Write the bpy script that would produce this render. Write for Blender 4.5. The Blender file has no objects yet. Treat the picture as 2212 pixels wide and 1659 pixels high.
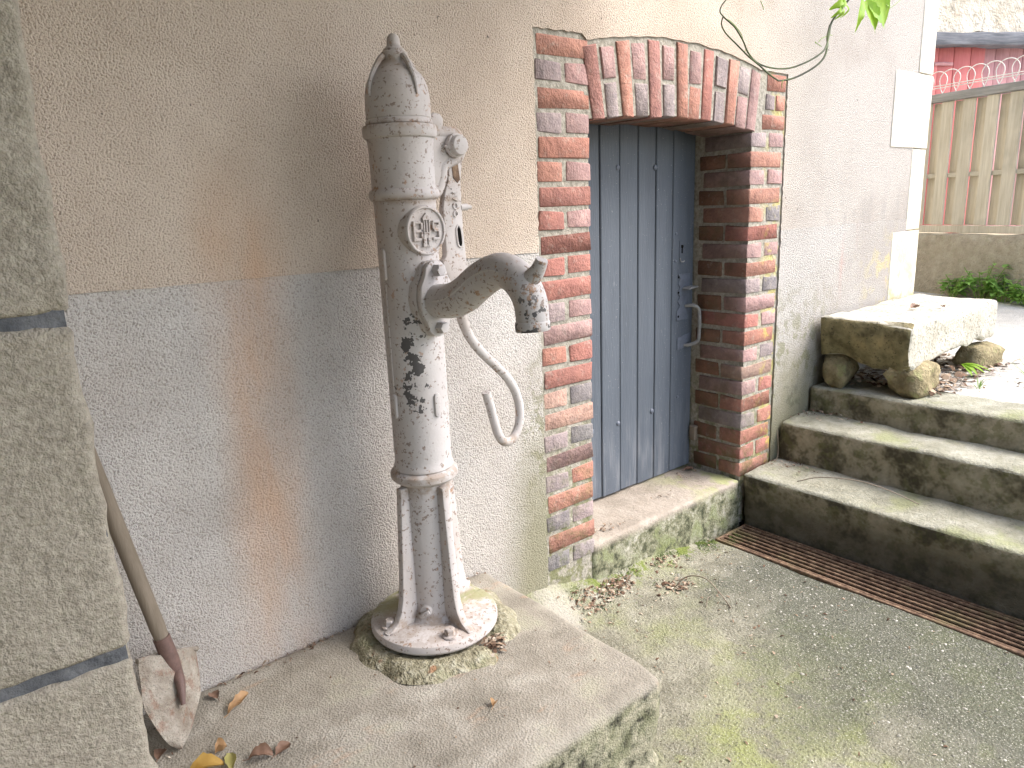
import bpy, bmesh, math, random
from mathutils import Vector, Matrix, noise as mnoise
R = math.radians
random.seed(7)
sc = bpy.context.scene
col = sc.collection

# ------------------------------------------------------------------ camera, sky, sun, exposure
CAM_Y = -1.667                       # the rendered wall is the plane y = 0, z = 0 is eye height
yaw, pitch, roll = 0.6815997, 0.2385832, -0.0380742
fwd = Vector((math.sin(yaw)*math.cos(pitch), math.cos(yaw)*math.cos(pitch), -math.sin(pitch)))
rgt = Vector((math.cos(yaw), -math.sin(yaw), 0)); upv = rgt.cross(fwd)
r2 = math.cos(roll)*rgt + math.sin(roll)*upv
u2 = -math.sin(roll)*rgt + math.cos(roll)*upv
cam = bpy.data.cameras.new('camera'); cam_o = bpy.data.objects.new('camera', cam); col.objects.link(cam_o)
M = Matrix((r2, u2, -fwd)).transposed().to_4x4(); M.translation = Vector((0, CAM_Y, 0)); cam_o.matrix_world = M
cam.sensor_width = 36; cam.lens = 18*1583.15/1106; cam.clip_start = 0.02; cam.clip_end = 500
sc.camera = cam_o
world = bpy.data.worlds.new('World'); sc.world = world; world.use_nodes = True
wn = world.node_tree; bg = wn.nodes['Background']
sky = wn.nodes.new('ShaderNodeTexSky'); sky.sky_type = 'NISHITA'; sky.sun_disc = False
SUN_DIR = Vector((0.68, -0.73, 0.0)).normalized(); SUN_EL = 50
sky.sun_elevation = R(SUN_EL); sky.sun_rotation = math.atan2(SUN_DIR.x, SUN_DIR.y)
sky.air_density = 1.0; sky.dust_density = 3.0; sky.ozone_density = 0.5
wn.links.new(sky.outputs[0], bg.inputs[0]); bg.inputs[1].default_value = 0.15
sun = bpy.data.lights.new('sun', 'SUN'); sun.energy = 1.35; sun.angle = R(40); sun.color = (1, .985, .97)
sun_o = bpy.data.objects.new('sun', sun); col.objects.link(sun_o)
sd3 = Vector((SUN_DIR.x*math.cos(R(SUN_EL)), SUN_DIR.y*math.cos(R(SUN_EL)), math.sin(R(SUN_EL))))
sun_o.rotation_euler = sd3.to_track_quat('Z', 'Y').to_euler()
sc.view_settings.view_transform = 'Standard'; sc.view_settings.look = 'None'
sc.view_settings.gamma = 1; sc.view_settings.exposure = 1.85
sc.render.engine = 'CYCLES'; sc.cycles.use_denoising = True; sc.cycles.max_bounces = 6; sc.cycles.diffuse_bounces = 4; sc.cycles.glossy_bounces = 2
sc.cycles.sample_clamp_indirect = 10; sc.cycles.adaptive_threshold = .02

# ------------------------------------------------------------------ helpers: materials
class B:
    def __init__(s, name, rough=.85, spec=.3):
        s.mat = bpy.data.materials.new(name); s.mat.use_nodes = True
        s.nt = s.mat.node_tree; s.b = s.nt.nodes['Principled BSDF']
        s.b.inputs['Roughness'].default_value = rough; s.b.inputs['Specular IOR Level'].default_value = spec
        s.pos = s.nt.nodes.new('ShaderNodeNewGeometry').outputs['Position']
        s.tc = s.nt.nodes.new('ShaderNodeTexCoord').outputs['Object']
        sp = s.nt.nodes.new('ShaderNodeSeparateXYZ'); s.nt.links.new(s.pos, sp.inputs[0]); s.X, s.Y, s.Z = sp.outputs
    def _in(s, sock, v):
        if isinstance(v, bpy.types.NodeSocket): s.nt.links.new(v, sock)
        elif v is not None:
            if sock.type == 'RGBA' and len(v) == 3: v = (*v, 1)
            sock.default_value = v
    def noise(s, scale, detail=4, rough=.6, vec=None, dist=0):
        n = s.nt.nodes.new('ShaderNodeTexNoise'); s._in(n.inputs['Vector'], vec or s.pos)
        n.inputs['Scale'].default_value = scale; n.inputs['Detail'].default_value = min(detail, 2 if scale >= 90 else 3 if scale >= 6 else 4)
        n.inputs['Roughness'].default_value = rough; n.inputs['Distortion'].default_value = dist
        return n.outputs[0]
    def vor(s, scale, feature='F1', vec=None, rand=1):
        n = s.nt.nodes.new('ShaderNodeTexVoronoi'); n.feature = feature; s._in(n.inputs['Vector'], vec or s.pos)
        n.inputs['Scale'].default_value = scale; n.inputs['Randomness'].default_value = rand
        return n.outputs['Distance']
    def scl(s, v, vec=None):
        n = s.nt.nodes.new('ShaderNodeVectorMath'); n.operation = 'MULTIPLY'; s._in(n.inputs[0], vec or s.pos); n.inputs[1].default_value = v
        return n.outputs[0]
    def m(s, op, a, b=None, clamp=False):
        n = s.nt.nodes.new('ShaderNodeMath'); n.operation = op; n.use_clamp = clamp; s._in(n.inputs[0], a); s._in(n.inputs[1], b)
        return n.outputs[0]
    def ss(s, v, lo, hi):            # smooth step, either direction
        n = s.nt.nodes.new('ShaderNodeMapRange'); n.interpolation_type = 'SMOOTHSTEP'; s._in(n.inputs[0], v)
        if lo < hi: a, b, c, d = lo, hi, 0, 1
        else: a, b, c, d = hi, lo, 1, 0
        for i, x in zip((1, 2, 3, 4), (a, b, c, d)): n.inputs[i].default_value = x
        return n.outputs[0]
    def ramp(s, fac, stops):
        n = s.nt.nodes.new('ShaderNodeValToRGB'); s._in(n.inputs[0], fac); e = n.color_ramp.elements
        while len(e) < len(stops): e.new(.5)
        for el, (p, c) in zip(e, stops): el.position = p; el.color = (*c, 1)
        return n.outputs[0]
    def mix(s, fac, a, b, blend='MIX'):
        n = s.nt.nodes.new('ShaderNodeMix'); n.data_type = 'RGBA'; n.blend_type = blend
        s._in(n.inputs[0], fac); s._in(n.inputs[6], a); s._in(n.inputs[7], b)
        return n.outputs[2]
    def mul(s, *a):
        o = a[0]
        for x in a[1:]: o = s.m('MULTIPLY', o, x)
        return o
    def add(s, *a):
        o = a[0]
        for x in a[1:]: o = s.m('ADD', o, x)
        return o
    def bump(s, h, dist, strength=1.0, prev=None):
        n = s.nt.nodes.new('ShaderNodeBump'); n.inputs['Distance'].default_value = dist; n.inputs['Strength'].default_value = strength
        s._in(n.inputs['Height'], h)
        if prev is not None: s._in(n.inputs['Normal'], prev)
        return n.outputs[0]
    def out(s, color=None, normal=None, rough=None, metal=None):
        s._in(s.b.inputs['Base Color'], color); s._in(s.b.inputs['Normal'], normal)
        if rough is not None: s._in(s.b.inputs['Roughness'], rough)
        if metal is not None: s._in(s.b.inputs['Metallic'], metal)
        return s.mat

GREEN = (.17, .20, .075)
def render_coat(name, base, light, low):
    b = B(name, .95, .15)
    grain = b.noise(235, 2, .55)
    big = b.noise(3.2, 4, .62)
    c = b.ramp(big, [(.3, base), (.7, light)])
    c = b.mix(b.mul(b.ss(b.X, 2.3, 3.0), .85), c, (.385, .37, .35))
    c = b.mix(b.ss(b.noise(1.4, 4, .6), .42, .66), c, b.mix(1, c, (.86, .84, .82), 'MULTIPLY'))
    c = b.mix(b.mul(b.ss(grain, .46, .33), .62), c, (base[0]*.50, base[1]*.46, base[2]*.42))
    c = b.mix(b.mul(b.ss(b.noise(42, 2, .5), .765, .785), .7), c, (.05, .045, .04))           # sparse near-black specks; grain lows darkened above
    # rusty run-off streak below an old fixing
    dx = b.m('ABSOLUTE', b.add(b.X, -.585, b.m('MULTIPLY', b.noise(2.5, 3), .10), -.05))
    st = b.mul(b.ss(dx, .14, 0), b.ss(b.noise(4, 4, .6, b.scl((1, 1, .3))), .25, .60), b.ss(b.Z, .18, -.12))
    c = b.mix(b.mul(st, .70), c, (.56, .33, .19))
    if low:
        damp = b.ss(b.add(b.m('MULTIPLY', b.Z, -1), b.m('MULTIPLY', b.noise(7, 5, .7), .55)), .72, 1.32)
        nearcol = b.mul(b.ss(b.add(b.X, b.m('MULTIPLY', b.Z, -.10)), 1.36, 1.52), b.ss(b.X, 1.60, 1.5))
        nearstep = b.mul(b.ss(b.X, 2.6, 2.8), b.ss(b.X, 3.5, 3.0))
        gm = b.mul(b.m('MAXIMUM', nearcol, nearstep), b.m('MAXIMUM', damp, b.mul(b.ss(b.Z, -.2, -.75), b.ss(b.noise(16, 5, .75), .44, .62))))
        c = b.mix(b.mul(gm, .72), c, (.16, .165, .07))
        c = b.mix(b.mul(damp, .25), c, (.30, .26, .2))
        dk = b.mul(b.ss(b.noise(9, 5, .7), .52, .68), b.ss(b.Z, -.55, -1.0), b.ss(b.X, 2.5, 2.8))
        c = b.mix(b.mul(dk, .6), c, (.07, .075, .05))
        # ochre lichen towards the far corner
        ly = b.mul(b.ss(b.X, 3.35, 3.85), b.ss(b.noise(10, 5, .7), .5, .62), b.ss(b.Z, -.12, -.35))
        c = b.mix(b.mul(ly, .5), c, (.55, .46, .17))
        pk = b.mul(b.ss(b.noise(3, 4, .6, b.scl((2, 1, .5))), .55, .72), b.ss(b.X, 2.9, 3.3), .45)
        c = b.mix(pk, c, (.45, .26, .22))
    else:
        gy = b.mul(b.ss(b.X, 2.75, 3.3), b.ss(b.Z, .12, -.1), b.ss(b.noise(6, 5, .7, b.scl((2.5, 1, .6))), .45, .7))
        c = b.mix(b.mul(gy, .5), c, (.30, .29, .27))
    n = b.bump(grain, .0065, 1.0)
    return b.out(c, n)
m_up = render_coat('roughcast_beige', (.535, .45, .375), (.64, .55, .465), False)
m_lo = render_coat('roughcast_grey', (.50, .475, .455), (.61, .585, .56), True)

def mk_mortar():
    b = B('lime_mortar', .95, .1)
    n1 = b.noise(60, 5, .7); n2 = b.noise(5, 4)
    c = b.ramp(n1, [(.3, (.21, .195, .16)), (.62, (.385, .36, .31))])
    lowm = b.mul(b.ss(b.add(b.Z, b.m('MULTIPLY', n2, .5)), -.25, -.85), b.ss(b.noise(22, 5, .7), .42, .6))
    c = b.mix(b.mul(lowm, .75), c, (.13, .14, .05))
    ly = b.mul(b.ss(b.X, 2.6, 2.75), b.ss(b.noise(9, 4), .48, .6))
    c = b.mix(b.mul(ly, .55), c, (.48, .42, .10))
    return b.out(c, b.bump(n1, .008, .8))
m_mortar = mk_mortar()
def mk_brick():
    b = B('fired_brick', .9, .2)
    oi = b.nt.nodes.new('ShaderNodeObjectInfo').outputs['Color']
    n1 = b.noise(26, 5, .65); n2 = b.noise(140, 3, .7)
    c = b.mix(b.ss(n1, .3, .75), b.mix(1, oi, (.80, .78, .80), 'MULTIPLY'), b.mix(1, oi, (1.14, 1.10, 1.08), 'MULTIPLY'))
    c = b.mix(b.mul(b.ss(n2, .6, .72), .4), c, (.08, .06, .05))
    c = b.mix(b.mul(b.ss(b.noise(24, 5, .8), .54, .74), .38), c, (.47, .42, .36))       # lime bloom left by the pointing
    lowm = b.mul(b.ss(b.add(b.Z, b.m('MULTIPLY', b.noise(4, 4), .6)), -.25, -1.0), b.ss(b.noise(14, 5, .75), .44, .64))
    c = b.mix(b.mul(lowm, .62), c, (.12, .13, .05))
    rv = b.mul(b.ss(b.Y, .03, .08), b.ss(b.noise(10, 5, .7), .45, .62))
    c = b.mix(b.mul(b.ss(b.Y, .0, .05), .35), c, (.10, .07, .045)); c = b.mix(b.mul(rv, .5), c, (.10, .08, .045))  # reveal darkened with depth: its weaker light painted in, plus patchy dirt
    ly = b.mul(b.ss(b.X, 2.62, 2.76), b.ss(b.Y, .02, 0), b.ss(b.noise(11, 5, .7), .55, .66), b.ss(b.Z, .1, -.2))
    c = b.mix(b.mul(ly, .7), c, (.50, .43, .10))
    n = b.bump(b.noise(60, 4, .75), .007, .9)
    return b.out(c, n)
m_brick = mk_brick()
def mk_stone(name, dark, light, scale=9, bump=.012, lichen=None, lich_amt=0, bscale=30, mid=None):
    b = B(name, .92, .2)
    n1 = b.noise(scale, 6, .65); n2 = b.noise(bscale*3, 4, .7)
    c = b.ramp(n1, [(.28, dark), (.5, mid or tuple((x+y)/2 for x, y in zip(dark, light))), (.72, light)])
    c = b.mix(b.mul(b.ss(n2, .58, .7), .45), c, tuple(x*.35 for x in dark))
    if lichen: c = b.mix(b.mul(b.ss(b.noise(scale*1.6, 5, .7), .52, .66), lich_amt), c, lichen)
    n = b.bump(b.noise(bscale, 4, .75), bump, .9)
    return b.out(c, n)
m_quoin = None
def mk_quoin():
    b = B('pale_limestone', .9, .2)
    n1 = b.noise(8, 5, .6)
    c = b.ramp(n1, [(.3, (.54, .50, .42)), (.7, (.66, .62, .54))])
    ly = b.mul(b.ss(b.Z, .0, -.35), b.ss(b.noise(7, 5, .7), .42, .58))
    c = b.mix(b.mul(ly, .5), c, (.60, .47, .18))
    gr = b.mul(b.ss(b.Z, -.3, -.6), b.ss(b.noise(12, 5, .7), .45, .65))
    c = b.mix(b.mul(gr, .7), c, (.22, .22, .11))
    return b.out(c, b.bump(b.noise(50, 5, .7), .006, .7))
m_quoin = mk_quoin()
m_pier = mk_stone('pier_roughcast', (.27, .24, .195), (.44, .40, .33), 60, .007, (.26, .26, .18), .2, 100)
def mk_edge():
    b = B('pier_arris_mortar', .9, .2); n = b.noise(60, 5, .7)
    return b.out(b.ramp(n, [(.3, (.30, .25, .18)), (.7, (.46, .40, .30))]), b.bump(n, .008, .8))
m_joint = B('slate_blue_joint', .8, .2); m_joint = m_joint.out(m_joint.ramp(m_joint.noise(30, 5), [(.3, (.07, .075, .085)), (.7, (.17, .175, .185))]), m_joint.bump(m_joint.noise(80), .004))

def mk_ground():
    b = B('mossy_concrete', .93, .2)
    big = b.noise(2.6, 5, .6); mid = b.noise(13, 5, .7); fine = b.noise(120, 4, .75)
    c = b.ramp(mid, [(.3, (.16, .152, .115)), (.52, (.235, .225, .175)), (.72, (.31, .297, .242))])
    gmask = b.mul(b.ss(big, .40, .60), b.ss(mid, .30, .6))
    c = b.mix(b.mul(gmask, .75), c, (.20, .215, .10))
    yel = b.mul(b.ss(b.noise(6, 5, .65), .52, .66), b.ss(b.Y, -.3, -.7))
    c = b.mix(b.mul(yel, .5), c, (.25, .28, .09))
    # bare exposed aggregate towards the drain
    ag = b.mul(b.ss(b.add(b.X, b.m('MULTIPLY', b.Y, -.35), b.m('MULTIPLY', big, .9)), 2.28, 2.75), b.ss(b.Y, -.12, -.3))
    st = b.vor(135)
    agc = b.ramp(b.add(st, b.m('MULTIPLY', b.noise(55, 3, .7), .9)), [(.40, (.42, .41, .37)), (.56, (.20, .20, .17)), (.85, (.075, .08, .06))])
    c = b.mix(b.mul(ag, .85), c, agc)
    c = b.mix(b.mul(b.ss(b.noise(330, 2, .5), .62, .70), .8), c, (.52, .50, .44))
    c = b.mix(b.mul(b.ss(fine, .56, .68), .65), c, (.065, .06, .045))
    # whitish patch of newer cement near the plinth
    d1 = b.m('SQRT', b.add(b.m('POWER', b.add(b.X, -1.33), 2), b.m('POWER', b.add(b.Y, .42), 2)))
    d2 = b.m('SQRT', b.add(b.m('POWER', b.add(b.X, -1.47), 2), b.m('POWER', b.add(b.Y, .06), 2)))
    wm = b.ss(b.add(b.m('MINIMUM', d1, d2), b.m('MULTIPLY', mid, .10)), .16, .08)
    c = b.mix(b.mul(wm, .7), c, (.37, .345, .305))
    # bright moss in the angle below the door sill
    mo = b.mul(b.ss(b.Y, -.11, -.03), b.ss(b.noise(17, 5, .75), .50, .60), b.ss(b.X, 1.5, 1.7))
    c = b.mix(b.mul(mo, .85), c, (.12, .155, .025))
    n = b.bump(b.noise(120, 2, .7), .008, 1)
    return b.out(c, n)
m_ground = mk_ground()
def mk_step():
    b = B('weathered_step_stone', .92, .2)
    nz = b.nt.nodes.new('ShaderNodeNewGeometry').outputs['True Normal']
    sp = b.nt.nodes.new('ShaderNodeSeparateXYZ'); b.nt.links.new(nz, sp.inputs[0])
    mid = b.noise(11, 6, .68); fine = b.noise(110, 4, .75)
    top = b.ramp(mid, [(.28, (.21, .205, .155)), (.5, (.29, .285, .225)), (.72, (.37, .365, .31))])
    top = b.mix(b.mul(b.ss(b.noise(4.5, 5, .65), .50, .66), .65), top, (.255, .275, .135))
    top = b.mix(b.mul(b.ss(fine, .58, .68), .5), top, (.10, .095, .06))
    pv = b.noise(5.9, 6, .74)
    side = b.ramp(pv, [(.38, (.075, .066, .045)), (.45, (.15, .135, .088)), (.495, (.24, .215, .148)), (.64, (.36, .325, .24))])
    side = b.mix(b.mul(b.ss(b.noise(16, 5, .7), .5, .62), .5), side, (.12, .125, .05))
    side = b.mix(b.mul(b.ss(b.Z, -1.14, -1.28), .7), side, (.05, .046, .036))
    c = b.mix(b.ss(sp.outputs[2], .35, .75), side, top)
    n = b.bump(b.noise(70, 3, .75), .010, .9)
    return b.out(c, n)
m_step = mk_step()
def mk_plinth():
    b = B('stippled_plinth_concrete', .9, .25)
    mid = b.noise(8, 5, .65); fine = b.noise(150, 4, .75); st = b.vor(210, 'F1')
    c = b.ramp(mid, [(.28, (.215, .195, .16)), (.5, (.305, .28, .235)), (.70, (.40, .375, .325))])
    c = b.mix(b.mul(b.ss(b.noise(4, 5, .65), .52, .68), .45), c, (.27, .27, .16))
    c = b.mix(b.mul(b.ss(b.noise(6, 4, .6, b.scl((1, 2.4, 1))), .58, .7), .35), c, (.42, .24, .14))
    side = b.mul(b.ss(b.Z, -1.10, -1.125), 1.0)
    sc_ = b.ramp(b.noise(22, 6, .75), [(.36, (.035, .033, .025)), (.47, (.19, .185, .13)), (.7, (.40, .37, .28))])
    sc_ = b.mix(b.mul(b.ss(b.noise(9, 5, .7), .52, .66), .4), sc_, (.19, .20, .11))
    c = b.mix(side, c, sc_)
    c = b.mix(b.mul(b.ss(fine, .60, .70), .5), c, (.10, .085, .065))
    n = b.bump(st, .003, .7)
    return b.out(c, n)
m_plinth = mk_plinth()
def mk_bed():
    b = B('mossy_mortar_bed', .95, .1); n1 = b.noise(35, 6, .72)
    c = b.ramp(n1, [(.3, (.14, .125, .085)), (.5, (.28, .26, .18)), (.72, (.42, .40, .32))])
    c = b.mix(b.mul(b.ss(b.noise(14, 5, .7), .52, .66), .4), c, (.20, .215, .12))
    c = b.mix(b.mul(b.ss(b.noise(19, 4), .62, .7), .6), c, (.28, .11, .05))
    return b.out(c, b.bump(n1, .02, 1))
m_bed = mk_bed()
def mk_sill():
    b = B('pinkish_sill_concrete', .9, .25); mid = b.noise(9, 5, .65); fine = b.noise(120, 4, .75)
    c = b.ramp(mid, [(.3, (.26, .225, .185)), (.7, (.38, .335, .285))])
    gr = b.mul(b.ss(b.X, 2.15, 2.5), b.ss(b.noise(8, 5, .7), .42, .6))
    c = b.mix(b.mul(gr, .7), c, (.30, .33, .13))
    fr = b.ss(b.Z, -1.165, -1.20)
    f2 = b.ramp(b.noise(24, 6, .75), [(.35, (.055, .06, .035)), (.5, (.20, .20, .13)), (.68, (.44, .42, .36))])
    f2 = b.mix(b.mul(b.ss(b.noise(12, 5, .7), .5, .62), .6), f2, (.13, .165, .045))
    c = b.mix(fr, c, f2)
    c = b.mix(b.mul(b.ss(fine, .62, .7), .4), c, (.1, .08, .06))
    n = b.bump(b.noise(60, 4, .75), .008, .8)
    return b.out(c, n)
m_sill = mk_sill()
def mk_terrace():
    b = B('terrace_concrete', .93, .2); mid = b.noise(7, 5, .65); fine = b.noise(130, 4, .75)
    c = b.ramp(mid, [(.3, (.52, .50, .45)), (.7, (.64, .62, .57))])
    c = b.mix(b.mul(b.ss(fine, .52, .66), .6), c, (.12, .115, .095))
    c = b.mix(b.mul(b.ss(b.vor(100), .2, .1), .5), c, (.55, .54, .50))
    lit = b.mul(b.ss(b.X, 3.15, 3.3), b.ss(b.X, 4.3, 3.9), b.ss(b.Y, -.62, -.46), b.ss(b.noise(20, 5, .7), .4, .6))
    c = b.mix(b.mul(lit, .85), c, (.09, .055, .038))
    return b.out(c, b.bump(fine, .006, .8))
m_terrace = mk_terrace()
m_bench = mk_stone('bench_limestone_top', (.30, .27, .20), (.52, .49, .41), 7, .014, (.40, .36, .20), .4, 28)
def mk_bench():
    b = B('rough_bench_limestone', .93, .15)
    nz = b.nt.nodes.new('ShaderNodeNewGeometry').outputs['True Normal']
    sp = b.nt.nodes.new('ShaderNodeSeparateXYZ'); b.nt.links.new(nz, sp.inputs[0])
    n1 = b.noise(9, 6, .7); fine = b.noise(80, 5, .75)
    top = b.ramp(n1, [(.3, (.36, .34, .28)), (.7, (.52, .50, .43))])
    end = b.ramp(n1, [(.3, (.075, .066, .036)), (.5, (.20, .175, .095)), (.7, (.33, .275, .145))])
    c = b.mix(b.ss(sp.outputs[0], -.35, -.7), top, end)  # shade painted into the end face turned away from the light
    c = b.mix(b.mul(b.ss(fine, .55, .66), .7), c, (.055, .05, .035))
    n = b.bump(b.noise(40, 4, .75), .012, .8)
    return b.out(c, n)
m_bench = mk_bench()
m_rock = mk_stone('mossy_rock', (.12, .10, .055), (.34, .285, .17), 12, .02, (.22, .24, .10), .5, 30)
def mk_pump():
    b = B('chipped_offwhite_paint', .62, .3)
    n1 = b.noise(5, 5, .6); sp_ = b.noise(95, 4, .7); sp2 = b.noise(46, 5, .72, b.scl((1, 1, .8)))
    c = b.ramp(n1, [(.3, (.475, .445, .435)), (.7, (.56, .535, .53))])
    c = b.mix(b.mul(b.ss(b.noise(3.2, 4, .65, b.scl((1, 1, .45))), .45, .7), .55), c, (.40, .325, .275))
    c = b.mix(b.mul(b.ss(b.add(sp_, b.m('MULTIPLY', b.noise(9, 3, .6), .22)), .695, .77), .75), c, (.18, .12, .085))
    # rust freckles, thicker on the spout
    onsp = b.mul(b.ss(b.Y, -.30, -.386), b.ss(b.Z, -.4, -.3))
    rust = b.m('MAXIMUM', b.mul(b.ss(sp2, .59, .66), onsp), b.mul(b.ss(b.noise(30, 5, .75), .62, .67), .8))
    c = b.mix(b.mul(rust, .7), c, (.34, .175, .08))
    # flaked-off paint below the spout flange showing dark primer
    # band that follows the front of the column
    u = b.add(b.m('MULTIPLY', b.add(b.X, -.9156), .86), b.m('MULTIPLY', b.add(b.Y, .1803), -.51))
    du = b.m('ABSOLUTE', b.add(u, .012))
    front = b.ss(b.Y, -.208, -.224)
    pz = b.mul(b.ss(b.Z, -.225, -.256), b.ss(b.Z, -.475, -.418), b.ss(du, .040, .012), front)
    pk = b.ss(b.add(b.noise(48, 3, .62), b.m('MULTIPLY', pz, .115)), .605, .612)
    pk = b.m('MULTIPLY', pk, b.m('GREATER_THAN', pz, .05))
    gen = b.m('GREATER_THAN', b.noise(38, 3, .6), .735)
    tipm = b.mul(b.m('GREATER_THAN', b.noise(52, 3, .6), .60), b.ss(b.Z, -.12, -.2), b.ss(b.Y, -.511, -.553))
    chip = b.m('MAXIMUM', pk, b.m('MAXIMUM', gen, tipm))
    c = b.mix(chip, c, (.095, .09, .09))
    for zc, hh in ((.180, .016), (.020, .014), (-.628, .022), (-.668, .03), (-1.012, .03), (.318, .03)):
        gm = b.mul(b.ss(b.m('ABSOLUTE', b.add(b.Z, -zc)), hh, 0), b.ss(b.noise(33, 3, .7), .38, .58))
        c = b.mix(b.mul(gm, .6), c, (.27, .19, .125))
    # algae film on the foot plate
    al = b.mul(b.ss(b.Z, -1.0, -1.016), b.ss(b.add(b.Y, b.m('MULTIPLY', b.X, .6)), .34, .42), b.ss(b.noise(20, 5, .7), .36, .5))
    c = b.mix(b.mul(al, .8), c, (.27, .27, .13))
    n = b.bump(b.noise(24, 3, .6), .004, .55)
    return b.out(c, n, b.mix(chip, (.62, .62, .62), (.45, .45, .45)))
m_pump = mk_pump()
m_black = B('dark_void', 1, 0).out((.012, .011, .010))
def mk_door():
    b = B('blue_grey_door_paint', .55, .35)
    n1 = b.noise(4, 4, .6, b.scl((3, 1, .4))); fine = b.noise(160, 3, .6, b.scl((1, 1, .12)))
    c = b.ramp(n1, [(.3, (.078, .092, .113)), (.7, (.108, .126, .152))])
    c = b.mix(b.mul(b.ss(b.noise(60, 4, .7, b.scl((1, 1, .3))), .66, .76), .4), c, (.22, .24, .27))
    c = b.mix(b.mul(b.ss(b.Z, -.75, -1.12), b.ss(b.noise(9, 4, .6, b.scl((3, 1, .4))), .45, .7), .5), c, (.24, .25, .27))
    c = b.mix(b.mul(b.ss(b.noise(210, 1), .745, .76), .7), c, (.45, .45, .45))
    return b.out(c, b.bump(fine, .0018, .8))
m_door = mk_door()
def metal(name, col_, rough=.5):
    b = B(name, rough, .5); n = b.noise(60, 4, .7)
    return b.out(b.ramp(n, [(.3, tuple(x*.7 for x in col_)), (.7, col_)]), b.bump(n, .002, .6))
m_iron = metal('painted_iron', (.13, .15, .19), .45)
m_worn = metal('worn_bare_metal', (.27, .27, .265), .35)
def mk_rust():
    b = B('rusty_iron', .8, .3); n = b.noise(38, 5, .75)
    c = b.ramp(n, [(.32, (.075, .045, .03)), (.5, (.15, .095, .062)), (.68, (.27, .185, .12))])
    c = b.mix(b.mul(b.ss(b.noise(7, 4), .55, .7), .5), c, (.14, .13, .06))
    return b.out(c, b.bump(n, .003, .9))
m_rust = mk_rust()
def mk_wood(name, a, c2, ax=(1, 1, .06), rough=.85):
    b = B(name, rough, .2); oi = b.nt.nodes.new('ShaderNodeObjectInfo').outputs['Random']
    n1 = b.noise(60, 5, .7, b.scl(ax)); n2 = b.noise(3, 3)
    c = b.ramp(n1, [(.3, a), (.7, c2)])
    c = b.mix(b.mul(b.ss(n2, .5, .7), .35), c, tuple(x*.55 for x in a))
    c = b.mix(b.m('MULTIPLY', oi, .35), c, tuple(x*.6 for x in c2))
    return b.out(c, b.bump(n1, .003, .7))
m_fence = mk_wood('weathered_fence_wood', (.42, .375, .285), (.58, .535, .43))
m_rail = mk_wood('grey_rail_wood', (.18, .175, .16), (.36, .35, .33), (.1, .06, 1))
m_red = mk_wood('faded_red_boards', (.52, .14, .135), (.60, .20, .185), (1, 1, .05), .7)
m_pink = mk_wood('dusty_pink_boards', (.46, .22, .22), (.56, .31, .31), (1, 1, .05), .8)
m_beam = mk_wood('tarred_lintel', (.09, .095, .11), (.20, .205, .22), (.08, .08, 1))
m_handle = mk_wood('worn_ash_handle', (.17, .14, .105), (.27, .225, .175), (1, 1, .08), .7)
m_barn = mk_stone('rubble_limestone', (.42, .37, .29), (.66, .61, .52), 6, .05, (.60, .40, .26), .25, 9)
m_ret = mk_stone('retaining_concrete', (.29, .25, .185), (.43, .385, .29), 16, .02, (.24, .25, .13), .2, 40)
def mk_leaf(name, c1, c2, trans=.35, rough=.45):
    b = B(name, rough, .35); n = b.noise(30, 3); c = b.ramp(n, [(.3, c1), (.7, c2)])
    b.out(c)
    tr = b.nt.nodes.new('ShaderNodeBsdfTranslucent'); b.nt.links.new(c, tr.inputs[0])
    mx = b.nt.nodes.new('ShaderNodeMixShader'); mx.inputs[0].default_value = trans
    o = [n for n in b.nt.nodes if n.type == 'OUTPUT_MATERIAL'][0]
    b.nt.links.new(b.b.outputs[0], mx.inputs[1]); b.nt.links.new(tr.outputs[0], mx.inputs[2]); b.nt.links.new(mx.outputs[0], o.inputs[0])
    return b.mat
m_vleaf = mk_leaf('young_vine_leaf', (.20, .36, .03), (.30, .48, .05), .45)
m_weed = mk_leaf('nettle_leaf', (.20, .38, .07), (.34, .55, .14), .35)
m_grass = mk_leaf('grass_blade', (.13, .24, .05), (.22, .34, .09), .3)
m_stem = B('dark_vine_stem', .6, .3); m_stem = m_stem.out(m_stem.ramp(m_stem.noise(8), [(.4, (.025, .032, .018)), (.6, (.06, .085, .025))]))
m_tend = B('green_tendril', .6, .3).out((.16, .26, .05))
m_dry1 = mk_leaf('dry_tan_leaf', (.30, .17, .075), (.46, .29, .15), .2, .6)
m_dry2 = mk_leaf('dry_brown_leaf', (.15, .085, .055), (.25, .155, .11), .1, .6)
m_dry3 = mk_leaf('dry_yellow_leaf', (.42, .24, .05), (.55, .36, .10), .3, .6)
m_dry4 = mk_leaf('pale_yellow_green_leaf', (.34, .31, .10), (.46, .42, .18), .3, .6)
def mk_crumb():
    b = B('dry_plant_litter', .9, .1); oi = b.nt.nodes.new('ShaderNodeNewGeometry').outputs['Random Per Island']
    return b.out(b.ramp(oi, [(.0, (.05, .032, .022)), (.35, (.16, .10, .07)), (.7, (.33, .25, .18)), (1, (.52, .46, .38))]))
m_crumb = mk_crumb()
m_blade = mk_stone('cement_caked_steel', (.20, .165, .13), (.42, .385, .33), 22, .01, (.20, .09, .055), .5, 60)
m_redpaint = metal('worn_red_paint', (.165, .10, .085), .6)
m_wire = metal('white_painted_wire', (.72, .70, .64), .5)

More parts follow.
